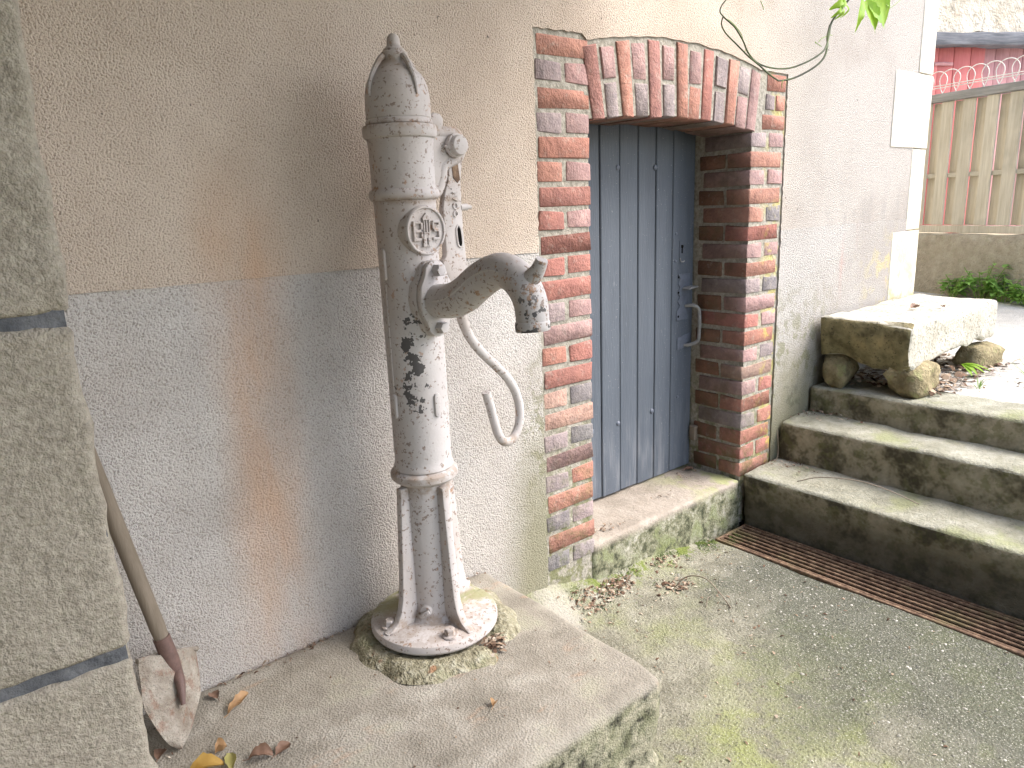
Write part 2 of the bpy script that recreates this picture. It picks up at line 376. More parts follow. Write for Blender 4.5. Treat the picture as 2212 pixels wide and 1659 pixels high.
# ------------------------------------------------------------------ helpers: objects
def tag(o, label=None, cat=None, group=None, kind=None):
    for k, v in (('label', label), ('category', cat), ('group', group), ('kind', kind)):
        if v: o[k] = v
    return o
def empty(name, loc=(0, 0, 0), rz=0):
    o = bpy.data.objects.new(name, None); o.location = loc; o.rotation_euler = (0, 0, rz); o.empty_display_size = .05
    col.objects.link(o); return o
def link(name, me, m=None, parent=None):
    o = bpy.data.objects.new(name, me); col.objects.link(o)
    if m and not me.materials: me.materials.append(m)
    if parent: o.parent = parent; o.matrix_parent_inverse = parent.matrix_world.inverted() if parent.type != 'EMPTY' else Matrix()
    return o
def fin(name, bm, m, parent=None, smooth=35, keep=False):
    bmesh.ops.recalc_face_normals(bm, faces=bm.faces)
    if smooth:
        for f in bm.faces: f.smooth = True
        for e in bm.edges:
            if len(e.link_faces) == 2 and e.calc_face_angle(0) > R(smooth): e.smooth = False
    me = bpy.data.meshes.new(name); bm.to_mesh(me)
    if not keep: bm.free()
    me.materials.append(m)
    o = bpy.data.objects.new(name, me); col.objects.link(o)
    if parent: o.parent = parent
    return o
def box_bm(x0, x1, y0, y1, z0, z1, ch=0, bm=None, seg=1):
    bm2 = bmesh.new(); bmesh.ops.create_cube(bm2, size=1)
    for v in bm2.verts: v.co = Vector((x0 if v.co.x < 0 else x1, y0 if v.co.y < 0 else y1, z0 if v.co.z < 0 else z1))
    if ch: bmesh.ops.bevel(bm2, geom=bm2.edges[:], offset=ch, segments=seg, affect='EDGES', profile=.5)
    if bm is None: return bm2
    merge(bm, bm2); return bm
def merge(bm, bm2, mat=None):
    if mat is not None: bmesh.ops.transform(bm2, matrix=mat, verts=bm2.verts)
    mp = {v: bm.verts.new(v.co) for v in bm2.verts}
    for f in bm2.faces:
        try: bm.faces.new([mp[v] for v in f.verts])
        except ValueError: pass
    bm2.free(); return bm
def cut(bm, step):
    """split a mesh into cells of about `step` so it can be roughened"""
    for ax in range(3):
        lo = min(v.co[ax] for v in bm.verts); hi = max(v.co[ax] for v in bm.verts); n = int((hi-lo)/step)
        for i in range(1, n+1):
            p = Vector((0, 0, 0)); p[ax] = lo+(hi-lo)*i/(n+1); nn = Vector((0, 0, 0)); nn[ax] = 1
            bmesh.ops.bisect_plane(bm, geom=bm.verts[:]+bm.edges[:]+bm.faces[:], plane_co=p, plane_no=nn)
    return bm
def rough(bm, amp, freq, seed=0, zlock=None):
    off = Vector((seed*13.7, seed*7.1, seed*3.3))
    bm.normal_update()
    for v in bm.verts:
        d = mnoise.fractal((v.co+off)*freq, 1.0, 2.0, 4)
        v.co += v.normal*d*amp
    return bm
def lathe_bm(prof, n=48, bm=None, cap=True):
    bm = bm or bmesh.new(); rings = []
    for r, z in prof:
        if r < 1e-5: rings.append([bm.verts.new((0, 0, z))])
        else: rings.append([bm.verts.new((r*math.cos(2*math.pi*i/n), r*math.sin(2*math.pi*i/n), z)) for i in range(n)])
    for a, b in zip(rings, rings[1:]):
        for i in range(n):
            q = [a[i % len(a)], a[(i+1) % len(a)], b[(i+1) % len(b)], b[i % len(b)]]
            u = []
            for v in q:
                if v not in u: u.append(v)
            if len(u) > 2: bm.faces.new(u)
    if cap:
        for rg in (rings[0], rings[-1]):
            if len(rg) > 2: bm.faces.new(rg)
    return bm
def catmull(pts, n=8):
    P = [Vector(p) for p in pts]; out = []
    for i in range(len(P)-1):
        a = P[max(i-1, 0)]; b = P[i]; c = P[i+1]; d = P[min(i+2, len(P)-1)]
        for k in range(n):
            t = k/n
            out.append(.5*((2*b)+(c-a)*t+(2*a-5*b+4*c-d)*t*t+(3*b-a-3*c+d)*t**3))
    out.append(P[-1]); return out
def tube_bm(pts, rad, n=10, bm=None, caps=True):
    """sweep a circle (radius or list of radii / (ra, rb)) along 3-D points"""
    bm = bm or bmesh.new(); P = [Vector(p) for p in pts]; k = len(P); rings = []
    nrm = None
    for i, p in enumerate(P):
        t = (P[min(i+1, k-1)]-P[max(i-1, 0)]).normalized()
        if nrm is None:
            nrm = t.orthogonal().normalized()
        nrm = (nrm-t*nrm.dot(t)).normalized(); bi = t.cross(nrm)
        r = rad[i] if isinstance(rad, (list, tuple)) else rad
        rings.append([bm.verts.new(p+(nrm*math.cos(2*math.pi*j/n)+bi*math.sin(2*math.pi*j/n))*r) for j in range(n)])
    for a, b in zip(rings, rings[1:]):
        for j in range(n): bm.faces.new((a[j], a[(j+1) % n], b[(j+1) % n], b[j]))
    if caps and n > 2: bm.faces.new(rings[0][::-1]); bm.faces.new(rings[-1])
    return bm
def prism_bm(outline, y0, y1, ch=0, bm=None, seg=1, axis='Y'):
    """extrude an outline given in (x, z) from y0 to y1, with chamfered edges"""
    b2 = bmesh.new()
    a = [b2.verts.new((x, y0, z)) for x, z in outline]; c = [b2.verts.new((x, y1, z)) for x, z in outline]
    f0 = b2.faces.new(a); f1 = b2.faces.new(c[::-1]); n = len(a)
    for i in range(n): b2.faces.new((a[i], c[i], c[(i+1) % n], a[(i+1) % n]))
    bmesh.ops.recalc_face_normals(b2, faces=b2.faces)
    if ch:
        es = [e for e in b2.edges if (f0 in e.link_faces or f1 in e.link_faces)]
        bmesh.ops.bevel(b2, geom=es, offset=ch, segments=seg, affect='EDGES', profile=.5)
    if bm is None: return b2
    return merge(bm, b2)
def frame_mat(origin, xdir, ydir, zdir):
    m = Matrix((Vector(xdir), Vector(ydir), Vector(zdir))).transposed().to_4x4(); m.translation = Vector(origin); return m
def xf(bm, m): bmesh.ops.transform(bm, matrix=m, verts=bm.verts); return bm
def ico_bm(r, sub=2, s=(1, 1, 1), loc=(0, 0, 0)):
    b = bmesh.new(); bmesh.ops.create_icosphere(b, subdivisions=sub, radius=r)
    for v in b.verts: v.co = Vector((v.co.x*s[0]+loc[0], v.co.y*s[1]+loc[1], v.co.z*s[2]+loc[2]))
    return b
def hexbolt_bm(r, h, washer=0):
    b = bmesh.new()
    if washer: lathe_bm([(0, 0), (washer, 0), (washer, h*.22), (washer*.9, h*.28), (0, h*.28)], 20, b)
    z0 = h*.2 if washer else 0
    lathe_bm([(0, z0), (r, z0), (r, z0+h*.7), (r*.86, z0+h*.85), (0, z0+h*.9)], 6, b)
    return b

# ------------------------------------------------------------------ setting: ground, terrace, added shade porch
GZ = -1.35; SLAB = -1.081
def grid_sheet(name, x0, x1, y0, y1, step, zf, m):
    nx = max(1, int((x1-x0)/step)); ny = max(1, int((y1-y0)/step)); bm = bmesh.new(); V = []
    for i in range(nx+1):
        V.append([bm.verts.new((x, y, zf(x, y))) for y in [y0+(y1-y0)*j/ny for j in range(ny+1)] for x in [x0+(x1-x0)*i/nx]])
    for i in range(nx):
        for j in range(ny): bm.faces.new((V[i][j], V[i+1][j], V[i+1][j+1], V[i][j+1]))
    return fin(name, bm, m, None, 60)
def sstep(a, b, x):
    t = min(1, max(0, (x-a)/(b-a))); return t*t*(3-2*t)
def ground_z(x, y):
    h = .125*(1-sstep(1.35, 1.75, x))+.055*sstep(1.3, 1.7, x)*(1-sstep(1.9, 2.35, x))
    w = .13+.05*mnoise.noise(Vector((x*5, 0, 1)))
    f = max(0, min(1, (y+w)/w))
    return GZ+h*f**1.7+.006*mnoise.fractal(Vector((x*3, y*3, 0)), 1, 2, 3)+.0025*mnoise.fractal(Vector((x*16, y*16, 5)), 1, 2, 3)
g = grid_sheet('courtyard_ground', 1.0, 2.342, -2.4, .02, .022, ground_z, m_ground); tag(g, kind='structure')
g = grid_sheet('courtyard_ground', -6, 1.0, -9, .02, .5, lambda x, y: GZ-.004, m_ground); tag(g, kind='structure')
g = grid_sheet('courtyard_ground', 1.0, 2.342, -9, -2.4, .5, lambda x, y: GZ, m_ground); tag(g, kind='structure')
def terr_z(x, y): return -.846+.055*sstep(3.3, 6.2, x)+.006*mnoise.fractal(Vector((x*2, y*2, 3)), 1, 2, 3)
g = grid_sheet('terrace_paving', 3.345, 7.0, -4.5, 1.5, .05, terr_z, m_terrace); tag(g, kind='structure')
g = grid_sheet('outer_ground', 3.36, 60, -40, 40, 4, lambda x, y: -.93, m_terrace); tag(g, kind='structure')
# drain channel under the grating
bm = bmesh.new(); box_bm(2.30, 2.60, -9, .0, -1.62, -1.55, 0, bm); box_bm(2.318, 2.340, -9, .0, -1.55, -1.362, 0, bm); box_bm(2.578, 2.62, -9, .0, -1.55, -1.36, 0, bm)
tag(fin('drain_channel', bm, m_black, None, 0), kind='structure')
# assumed porch, unseen: ceiling and walls added and sized to block light
m_pc = B('shade_blocker_grey', .9, .1).out((.36, .35, .34))
tag(fin('shade_ceiling', box_bm(-3, 2.05, -3.2, -.012, 1.25, 1.4), m_pc, None, 0), kind='structure')
tag(fin('shade_back_wall', box_bm(-3, -.4, -3.4, -3.2, -1.36, 1.4), m_pc, None, 0), kind='structure')
tag(fin('shade_side_wall', box_bm(-3.2, -3, -3.4, 0, -1.36, 1.4), m_pc, None, 0), kind='structure')

# ------------------------------------------------------------------ house wall
wall = empty('house_wall', (1.5, 0, GZ))
wall_off = wall.location.copy()
def child(o):                         # world-placed mesh becomes a part of the wall
    o.parent = wall; o.matrix_parent_inverse = Matrix.Translation(-wall_off); return o
WE = 4.10                             # far corner of the house
FL0, FL1, FR0, FR1 = 1.472, 1.69, 2.56, 2.783
TOPL, BOTL, TOPR, BOTR = .475, -1.197, .452, -1.103
CIX, CIZ, CIR = 2.118, -3.434, 3.703      # arch intrados
COX, COZ, COR = 2.118, -1.70, 2.206       # arch extrados
def zin(x): return CIZ+math.sqrt(CIR**2-(x-CIX)**2)
def zout(x): return COZ+math.sqrt(COR**2-(x-COX)**2)
SEAM = -.138
core = box_bm(-6, FL0-.03, .0, .5, -1.6, 6); box_bm(FR1+.03, WE-.02, .0, .5, -1.6, 6, 0, core); box_bm(FL0-.03, FR1+.03, .0, .5, .56, 6, 0, core)
box_bm(FL0-.03, FR1+.03, .29, .5, -1.6, .56, 0, core)
child(fin('masonry_core', core, m_mortar, None, 0))
def wavy(a, b, n, amp, seed):
    return [(a[0]+(b[0]-a[0])*i/n+amp*mnoise.noise(Vector((i*.9, seed, 0)))*(1 if abs(b[1]-a[1]) > abs(b[0]-a[0]) else 0),
             a[1]+(b[1]-a[1])*i/n+amp*mnoise.noise(Vector((i*.9, seed, 5)))*(0 if abs(b[1]-a[1]) > abs(b[0]-a[0]) else 1)) for i in range(n+1)]
# beige upper coat: outline walks round the brick surround
ol = wavy((-6, SEAM), (FL0-.004, SEAM), 90, .004, 1)
ol += wavy((FL0-.004, SEAM), (FL0-.004, TOPL+.004), 36, .007, 2)[1:]
ol += wavy((FL0-.004, TOPL+.006), (1.66, TOPL+.010), 10, .006, 3)[1:]
ol += [(x, zout(x)+.006+.006*mnoise.noise(Vector((x*16, 4, 0)))) for x in [1.68+(2.60-1.68)*i/50 for i in range(51)]]
ol += wavy((2.60, TOPR+.006), (FR1+.004, TOPR+.004), 10, .006, 6)
ol += wavy((FR1+.004, TOPR), (FR1+.006, SEAM), 36, .006, 7)[1:]
ol += wavy((FR1+.006, SEAM), (WE-.135, SEAM), 40, .004, 8)[1:]
ol += [(WE-.135, 6), (-6, 6)]
bm = prism_bm(ol, -.009, .004, 0); bmesh.ops.triangulate(bm, faces=[f for f in bm.faces if len(f.verts) > 4])
o = child(fin('upper_render_coat', bm, m_up, None, 0)); o['label'] = 'beige roughcast render of the upper wall'
ol = [(-6, -1.6)]+[(FL0-.002+.006*mnoise.noise(Vector((i*.8, 11, 0))), -1.6+(SEAM+1.6-.0)*i/60) for i in range(61)]+[(-6, SEAM)]
bm = prism_bm(ol, -.006, .003); bmesh.ops.triangulate(bm, faces=[f for f in bm.faces if len(f.verts) > 4])
ol = [(FR1+.004+.006*mnoise.noise(Vector((i*.8, 17, 0))), SEAM-(SEAM+1.6)*i/60) for i in range(61)]+[(WE-.14, -1.6), (WE-.14, SEAM)]
b2 = prism_bm(ol, -.011, .003); bmesh.ops.triangulate(b2, faces=[f for f in b2.faces if len(f.verts) > 4]); merge(bm, b2)
o = child(fin('lower_render_coat', bm, m_lo, None, 0)); o['label'] = 'grey roughcast render of the lower wall'
# limestone corner blocks, alternately long and short
q = [(-1.6, -.62, .20), (-.62, -.20, .30), (-.195, .197, .155), (.203, .545, .40), (.551, .94, .16), (.946, 1.3, .38), (1.306, 1.7, .16), (1.706, 2.1, .38)]
for i, (z0, z1, w) in enumerate(q):
    bm = box_bm(WE-w, WE+.004*(i % 2), -.0128-.0010*(i % 2), .30, z0, z1, .003)
    child(fin('quoin', rough(cut(bm, .12), .0018, 7, i), m_quoin, None, 40))
child(fin('corner_return', box_bm(WE-.03, WE-.015, .30, 6, -1.6, 6), m_quoin, None, 0))

# brick surround of the cellar door
sur = empty('brick_surround', (0, -.006, 0)); sur.parent = wall; sur.matrix_parent_inverse = Matrix.Translation(-wall_off)
mo = bmesh.new()
box_bm(FL0-.029, FL1-.005, .0025, .288, -1.55, .559, 0, mo); box_bm(FR0+.005, FR1+.029, .0028, .288, -1.55, .559, 0, mo)
n = 26; xs = [FL1-.02+(FR0+.02-FL1+.02)*i/n for i in range(n+1)]
prism_bm([(x, zin(min(max(x, 1.70), 2.55))+.004) for x in xs]+[(x, .5585) for x in xs[::-1]], .0021, .236, 0, mo)
bmesh.ops.triangulate(mo, faces=[f for f in mo.faces if len(f.verts) > 4])
o = fin('mortar', mo, m_mortar, sur, 0)
COLR = {'o': (.375, .195, .148), 'r': (.36, .17, .14), 'd': (.345, .185, .16), 'p': (.35, .235, .22), 'g': (.28, .24, .235), 'k': (.185, .17, .17), 'w': (.39, .265, .215), 'b': (.21, .105, .07)}
def brick_mesh(w, d, h, seed):
    rnd = random.Random(seed); bm = box_bm(-w/2, w/2, -d/2, d/2, -h/2, h/2)
    for v in bm.verts: v.co += Vector((rnd.uniform(-.003, .003), rnd.uniform(-.0015, .0015), rnd.uniform(-.003, .003)))
    bmesh.ops.bevel(bm, geom=bm.edges[:], offset=.0032, segments=1, affect='EDGES', profile=.6)
    for v in bm.verts: v.co += Vector((rnd.uniform(-.0022, .0022), rnd.uniform(-.001, .001), rnd.uniform(-.0022, .0022)))
    bmesh.ops.recalc_face_normals(bm, faces=bm.faces)
    for f in bm.faces: f.smooth = True
    for e in bm.edges:
        if e.calc_face_angle(0) > R(50): e.smooth = False
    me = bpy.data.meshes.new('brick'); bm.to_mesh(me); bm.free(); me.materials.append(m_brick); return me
PITCH = .0697; BH = .0565
ST = [brick_mesh(.213, .105, BH, i) for i in range(5)]; HD = [brick_mesh(.0995, .215, BH, 20+i) for i in range(6)]; RV = [brick_mesh(.105, .118, BH, 40+i) for i in range(5)]
rb = random.Random(3)
def put_brick(me, x, y, z, c):
    o = bpy.data.objects.new('brick', me); col.objects.link(o); o.parent = sur
    o.location = (x, y+.0014+rb.uniform(-.002, .0015), z+rb.uniform(-.002, .002)); o.rotation_euler = (rb.uniform(-.01, .01), rb.uniform(-.012, .012), rb.uniform(-.008, .008))
    o.scale = (rb.uniform(.97, 1.0), 1, rb.uniform(.93, 1.06))
    k = rb.uniform(.88, 1.12); a = COLR[c]; o.color = (a[0]*k*rb.uniform(.95, 1.05), a[1]*k, a[2]*k, 1); return o
left = ['o', 'gp', 'o', 'gp', 'o', 'op', 'r', 'rp', 'r', 'rr', 'r', 'gp', 'p', 'or', 'r', 'wk', 'w', 'gk', 'p', 'go', 'o', 'kg', 'o', 'kg']
for i, c in enumerate(left):
    z = TOPL-.035-i*PITCH; cx_ = (FL0+FL1)/2
    if len(c) == 1: put_brick(ST[i % 5], FL1-.1045, .0505, z, c); put_brick(RV[i % 5], FL1-.052, .176, z, 'b')
    else: put_brick(HD[i % 6], FL0+.053, .1055, z, c[0]); put_brick(HD[(i+2) % 6], FL1-.049, .1055, z, c[1])
right = ['o', 'go', 'o', 'gp', 'o', 'pp', 'o', 'ok', 'r', 'pp', 'o', 'gk', 'p', 'rp', 'o', 'pg', 'w', 'pr', 'o', 'go', 'o', 'rr', 'o']
for i, c in enumerate(right):
    z = TOPR-.035-i*PITCH; cx_ = (FR0+FR1)/2
    if i < 3:      # beside the arch only the outer part of the course is left
        w0 = (.130, .135, .155)[i]
        if len(c) == 1: o = put_brick(ST[i % 5], FR1-w0/2-.003, .0505, z, c); o.scale.x = w0/.216
        else:
            o = put_brick(HD[0], FR1-.037, .1055, z, c[1]); o.scale.x = .64
            o = put_brick(HD[1], FR1-.108, .1055, z, c[0]); o.scale.x = .58
        continue
    if len(c) == 1: put_brick(ST[i % 5], FR0+.1045, .0505, z, c); put_brick(RV[i % 5], FR0+.052, .176, z, 'bdbk'[i % 4])
    else: put_brick(HD[i % 6], FR0+.049, .1055, z, c[0]); put_brick(HD[(i+2) % 6], FR1-.053, .1055, z, c[1])
# arch voussoirs: 13 radial bricks, every second one in two pieces
vc = ['d', 'pg', 'o', 'pg', 'd', 'pg', 'o', 'po', 'r', 'gg', 'o', 'gp', 'p']
def bow(i, s):   # bottom and top centre of voussoir i (may be fractional)
    t = i/12; xb = 1.731+(2.546-1.731)*t; xt = 1.690+(2.578-1.690)*t
    return Vector((xb, zin(xb))).lerp(Vector((xt, zout(xt)-.004)), s)
def vous(i, s0, s1, c, seed):
    rnd = random.Random(seed); hw = .41
    p = [bow(i-hw, s0), bow(i+hw, s0), bow(i+hw, s1), bow(i-hw, s1)]
    p = [(a.x+rnd.uniform(-.003, .003), a.y+rnd.uniform(-.003, .003)) for a in p]
    bm = prism_bm(p, -.004+rnd.uniform(-.002, .002), .232, .004)
    for v in bm.verts: v.co += Vector((rnd.uniform(-.0016, .0016), rnd.uniform(-.001, .001), rnd.uniform(-.0016, .0016)))
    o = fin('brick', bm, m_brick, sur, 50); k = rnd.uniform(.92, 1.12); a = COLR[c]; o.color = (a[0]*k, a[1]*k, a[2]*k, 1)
for i, c in enumerate(vc):
    if len(c) == 1: vous(i, -.012+.02*random.random(), .985+.02*random.random(), c, i)
    else:
        s = .49+random.uniform(-.03, .03); vous(i, -.01, s-.03, c[1], 50+i); vous(i, s+.03, .93+.05*random.random(), c[0], 80+i)
# left shoulder bricks are cut by the arch; sill below
sill = box_bm(FL1-.008, FR0+.004, -.012, .30, -1.50, -1.158, .014, None, 3)
child(fin('door_sill', rough(cut(sill, .03), .007, 9, 4), m_sill, None, 40))['label'] = 'worn pinkish concrete sill with a mossy front'
tag(wall, 'roughcast house wall with a brick-framed cellar doorway and pale corner stones', 'wall')

# ------------------------------------------------------------------ cellar door
door = empty('cellar_door', (2.125, .25, -1.15)); dl = door.location
def dpart(name, bm, m, parent=door):
    bmesh.ops.translate(bm, verts=bm.verts, vec=-dl); return fin(name, bm, m, parent)
xs = [1.675, 1.78, 1.888, 1.997, 2.103, 2.207, 2.311, 2.415, 2.556]
rd = random.Random(5)
for a, b in zip(xs, xs[1:]):
    dpart('plank', box_bm(a+.0022, b-.0022, .246+rd.uniform(-.001, .0015), .276, -1.149+rd.uniform(-.002, .002), .30, .003), m_door)
dpart('backing_board', box_bm(1.675, 2.556, .277, .287, -1.148, .3), m_black)
for x, z in [(2.09, .121), (2.302, .122), (1.94, .121), (2.089, -.86), (2.295, -.852), (1.94, -.86), (2.437, -.135), (2.435, -.245), (2.462, -.823)]:
    s = .0115 if x < 2.4 else .007
    dpart('stud', ico_bm(s, 2, (1, .55, 1), (x, .246, z)), m_iron)
# rim lock escutcheon with keyhole
dpart('keyhole_plate', box_bm(2.458, 2.488, .243, .246, -.245, -.165, .001), m_door)
kh = bmesh.new(); lathe_bm([(0, -.002), (.0065, -.002), (.0065, .002), (0, .002)], 12, kh); xf(kh, frame_mat((2.472, .2415, -.188), (1, 0, 0), (0, 0, 1), (0, 1, 0)))
box_bm(2.4690, 2.4750, .2405, .2425, -.215, -.19, 0, kh); dpart('keyhole', kh, m_black)
dpart('plate_hook', tube_bm(catmull([(2.461, .243, -.235), (2.463, .238, -.248), (2.475, .236, -.250), (2.482, .236, -.246)], 4), .0025, 6), m_worn)
# thumb latch: scalloped back plate, thumb piece, D handle, foot plate
sc_pl = [(2.455, -.300)]
for k in range(25):
    t = k/24; z = -.300-.150*t; sc_pl.append((2.452+.013*math.sin(2*math.pi*t*2)**2, z))
sc_pl += [(2.445, -.450), (2.445, -.492), (2.53, -.492), (2.53, -.300)]
lat = dpart('latch_plate', prism_bm(sc_pl, .2425, .246, .0008), m_iron)
for z in (-.312, -.375, -.475): dpart('screw', ico_bm(.005, 2, (1, .5, 1), (2.455, .2425, z)), m_black, lat).location = (0, 0, 0)
dpart('thumb_piece', prism_bm([(2.475, -.362), (2.485, -.355), (2.535, -.352), (2.538, -.358), (2.485, -.362)], .205, .243, .001), m_worn)
dpart('handle', tube_bm(catmull([(2.500, .244, -.435), (2.515, .215, -.432), (2.532, .200, -.445), (2.538, .197, -.475), (2.538, .197, -.550), (2.532, .200, -.585), (2.510, .225, -.600), (2.498, .244, -.602)], 6), [.006]*3+[.0075]*36+[.006]*4, 10), m_worn)
dpart('foot_plate', prism_bm([(2.452, -.566), (2.535, -.553), (2.536, -.59), (2.515, -.592), (2.51, -.612), (2.452, -.618)], .2425, .246, .0008), m_iron)
tag(door, 'low blue-grey plank door with studs, latch and handle inside the brick surround', 'door')
# small wooden stop wedged at the foot of the jamb
tag(fin('wooden_stop', rough(cut(box_bm(2.535, 2.556, .205, .236, -1.03, -.965, .004), .012), .004, 40, 2), m_handle), 'small worn wooden stop block against the right brick jamb', 'block')

# ------------------------------------------------------------------ pier in the left foreground
pier = empty('stone_pier', (.0, -.38, GZ)); pl = pier.location
px1 = .187; py0 = -.38; ed = mk_edge()
for i, (z0, z1) in enumerate([(-1.36, -.727), (-.708, -.152), (-.134, .55), (.568, 1.25)]):
    bm = box_bm(-.7, px1, py0, -.03, z0, z1, .014, None, 3)
    for f in bm.faces: pass
    b2 = cut(bm, .024); rough(b2, .005, 14, i); rough(b2, .0035, 45, i+5)
    for v in b2.verts:
        if v.co.x > px1-.02: v.co.x += .006*mnoise.fractal(Vector((0, v.co.y*6, v.co.z*11+i)), 1, 2, 3)
    bmesh.ops.translate(b2, verts=b2.verts, vec=-pl); fin('block', b2, m_pier, pier, 50)
bm = cut(box_bm(-.69, px1-.008, py0+.008, -.03, -1.36, 1.25), .03); rough(bm, .004, 30, 2); bmesh.ops.translate(bm, verts=bm.verts, vec=-pl); fin('joint', bm, m_joint, pier, 0)
tag(pier, 'rough stone pier with dark mortar joints at the left edge of the photo', 'pier')

# ------------------------------------------------------------------ concrete plinth under the pump
pb = box_bm(-1.7, 1.212, -.700, -.004, -1.42, SLAB, .022, None, 3)
bm = cut(pb, .035)
for v in bm.verts:
    rim = sstep(-.62, -.69, v.co.y)
    v.co += Vector((.004*mnoise.fractal(v.co*8, 1, 2, 3), .006*mnoise.fractal(v.co*7+Vector((9, 0, 0)), 1, 2, 3), .0025*mnoise.fractal(v.co*6+Vector((0, 9, 0)), 1, 2, 3)-.012*sstep(-.60, -.70, v.co.y)*(1 if v.co.z > -1.2 else 0)))
    if v.co.z < -1.13 and (v.co.y < -.66 or v.co.x > 1.18):   # broken, honeycombed lower arris
        k = max(0, mnoise.noise(v.co*24)); d = .028*k*sstep(.85, 1.2, v.co.x)
        v.co.y += d*(1 if v.co.y < -.66 else 0); v.co.x -= d*(1 if v.co.x > 1.18 else 0)
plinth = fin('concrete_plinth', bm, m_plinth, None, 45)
tag(plinth, 'stippled concrete plinth carrying the hand pump, its right corner crumbling', 'plinth')

# ------------------------------------------------------------------ hand pump
AX, AY = .877, -.243
TH = R(4.4); S = Vector((math.sin(TH), -math.cos(TH), 0)); T = Vector((math.cos(TH), math.sin(TH), 0)); ZU = Vector((0, 0, 1))
PS = 1.044; PX, PY = PS*AX, CAM_Y+PS*(AY-CAM_Y)
pump = empty('hand_pump', (PX, PY, -1.081*PS)); pump.scale = (PS, PS, PS); pump.rotation_euler = (0, R(-.22), 0)
def pz(z): return z+1.081
def rz(s_, t_, z): return S*s_+T*t_+ZU*pz(z)               # spout / lever / height coordinates
def lat_(name, prof, m=m_pump, n=56, parent=pump): return fin(name, lathe_bm([(r, pz(z)) for r, z in prof], n), m, parent, 32)
lat_('lower_column', [(.0, -.618), (.062, -.618), (.0595, -.634), (.0585, -.66), (.0590, -.945), (.063, -.965), (.074, -.980), (0, -.982)])
lat_('column', [(0, .020), (.0685, .020), (.0678, .010), (.0672, -.1), (.0672, -.560), (.0675, -.580), (.071, -.587), (.0715, -.591), (.069, -.594), (.0745, -.597), (.0795, -.602), (.0805, -.609), (.0795, -.616), (.0745, -.621), (.065, -.627), (.056, -.629), (0, -.629)])
lat_('upper_barrel', [(0, .1735), (.0770, .1735), (.0790, .169), (.0795, .162), (.0790, .154), (.0765, .149), (.0715, .146), (.0712, .140), (.0700, .136), (.0695, .125), (.0692, .048), (.0700, .044), (.0745, .040), (.0768, .036), (.0770, .030), (.0760, .025), (.0725, .021), (.0685, .0195), (0, .0195)])
cap = lat_('cap', [(0, .3565), (.006, .3558), (.0105, .352), (.0130, .346), (.0137, .340), (.0137, .335), (.0150, .332), (.0175, .3295), (.0225, .3255), (.0230, .3215), (.0272, .3195), (.0290, .315), (.0290, .309), (.0275, .304), (.0285, .300), (.0345, .294), (.0430, .286), (.0530, .276), (.0605, .264), (.0655, .250), (.0682, .236), (.0690, .220), (.0690, .189), (.0678, .1875), (.0678, .186), (.0700, .1845), (.0712, .181), (.0712, .1765), (.0690, .174), (0, .174)])
for k in range(4):                                          # four curved claws holding the finial
    d = S*math.cos(R(90*k))+T*math.sin(R(90*k))
    pts = catmull([d*.0245+ZU*pz(.310), d*.0335+ZU*pz(.3075), d*.0440+ZU*pz(.296), d*.0555+ZU*pz(.279), d*.0640+ZU*pz(.262), d*.0685+ZU*pz(.246), d*.0695+ZU*pz(.230)], 5)
    nn = len(pts); fin('claw', tube_bm(pts, [.0064-.0045*(i/nn)**2 for i in range(nn)], 8), m_pump, cap)
lat_('foot_plate', [(0, -.976), (.10, -.977), (.146, -.981), (.155, -.985), (.158, -.990), (.158, -1.000), (.154, -1.006), (0, -1.006)], n=64)
# four buttress ribs flaring onto the foot plate
prof = [(.050, -.630), (.0785, -.631), (.0800, -.66), (.0865, -.765), (.0920, -.852), (.0965, -.906), (.1040, -.940), (.116, -.962), (.134, -.973), (.146, -.9785), (.146, -.984), (.050, -.984)]
for k in range(4):
    a = R(90*k); d = S*math.cos(a)+T*math.sin(a)
    bm = prism_bm([(r, pz(z)) for r, z in prof], -.0105, .0105, .005, None, 2)
    fin('rib', xf(bm, frame_mat((0, 0, 0), d, ZU.cross(d), ZU)), m_pump, pump, 40)
# bolts in the foot plate, between the ribs
for (x, y), m_ in [((-.036, -.122), m_pump), ((-.122, .012), m_pump), ((.122, .030), m_pump), ((.030, .122), m_pump)]:
    p = Vector((x, y, pz(-.980))); b = fin('foot_bolt', hexbolt_bm(.0125, .020, .0195), m_, pump, 25); b.location = p; b.rotation_euler = (R(3), R(-4), x*40)
# eye with a loose ring tab
dcam = Vector((-.525, -.851, 0)); side = Vector((.851, -.525, 0))
bs = bmesh.new(); lathe_bm([(0, 0), (.0155, 0), (.0155, .012), (.013, .016), (0, .016)], 20, bs); d = (dcam-side*.35).normalized()
xf(bs, frame_mat(d*.050+ZU*pz(-.946), ZU.cross(d), ZU, d)); eye = fin('eye_boss', bs, m_pump, pump, 35)
tb = box_bm(-.015, .015, -.003, .003, -.006, .006, .0025, None, 2); xf(tb, Matrix.Translation(d*.072+ZU*pz(-.950)) @ Matrix.Rotation(R(35), 4, d) @ frame_mat((0, 0, 0), ZU.cross(d), d, ZU)); fin('eye_tab', tb, m_pump, eye)
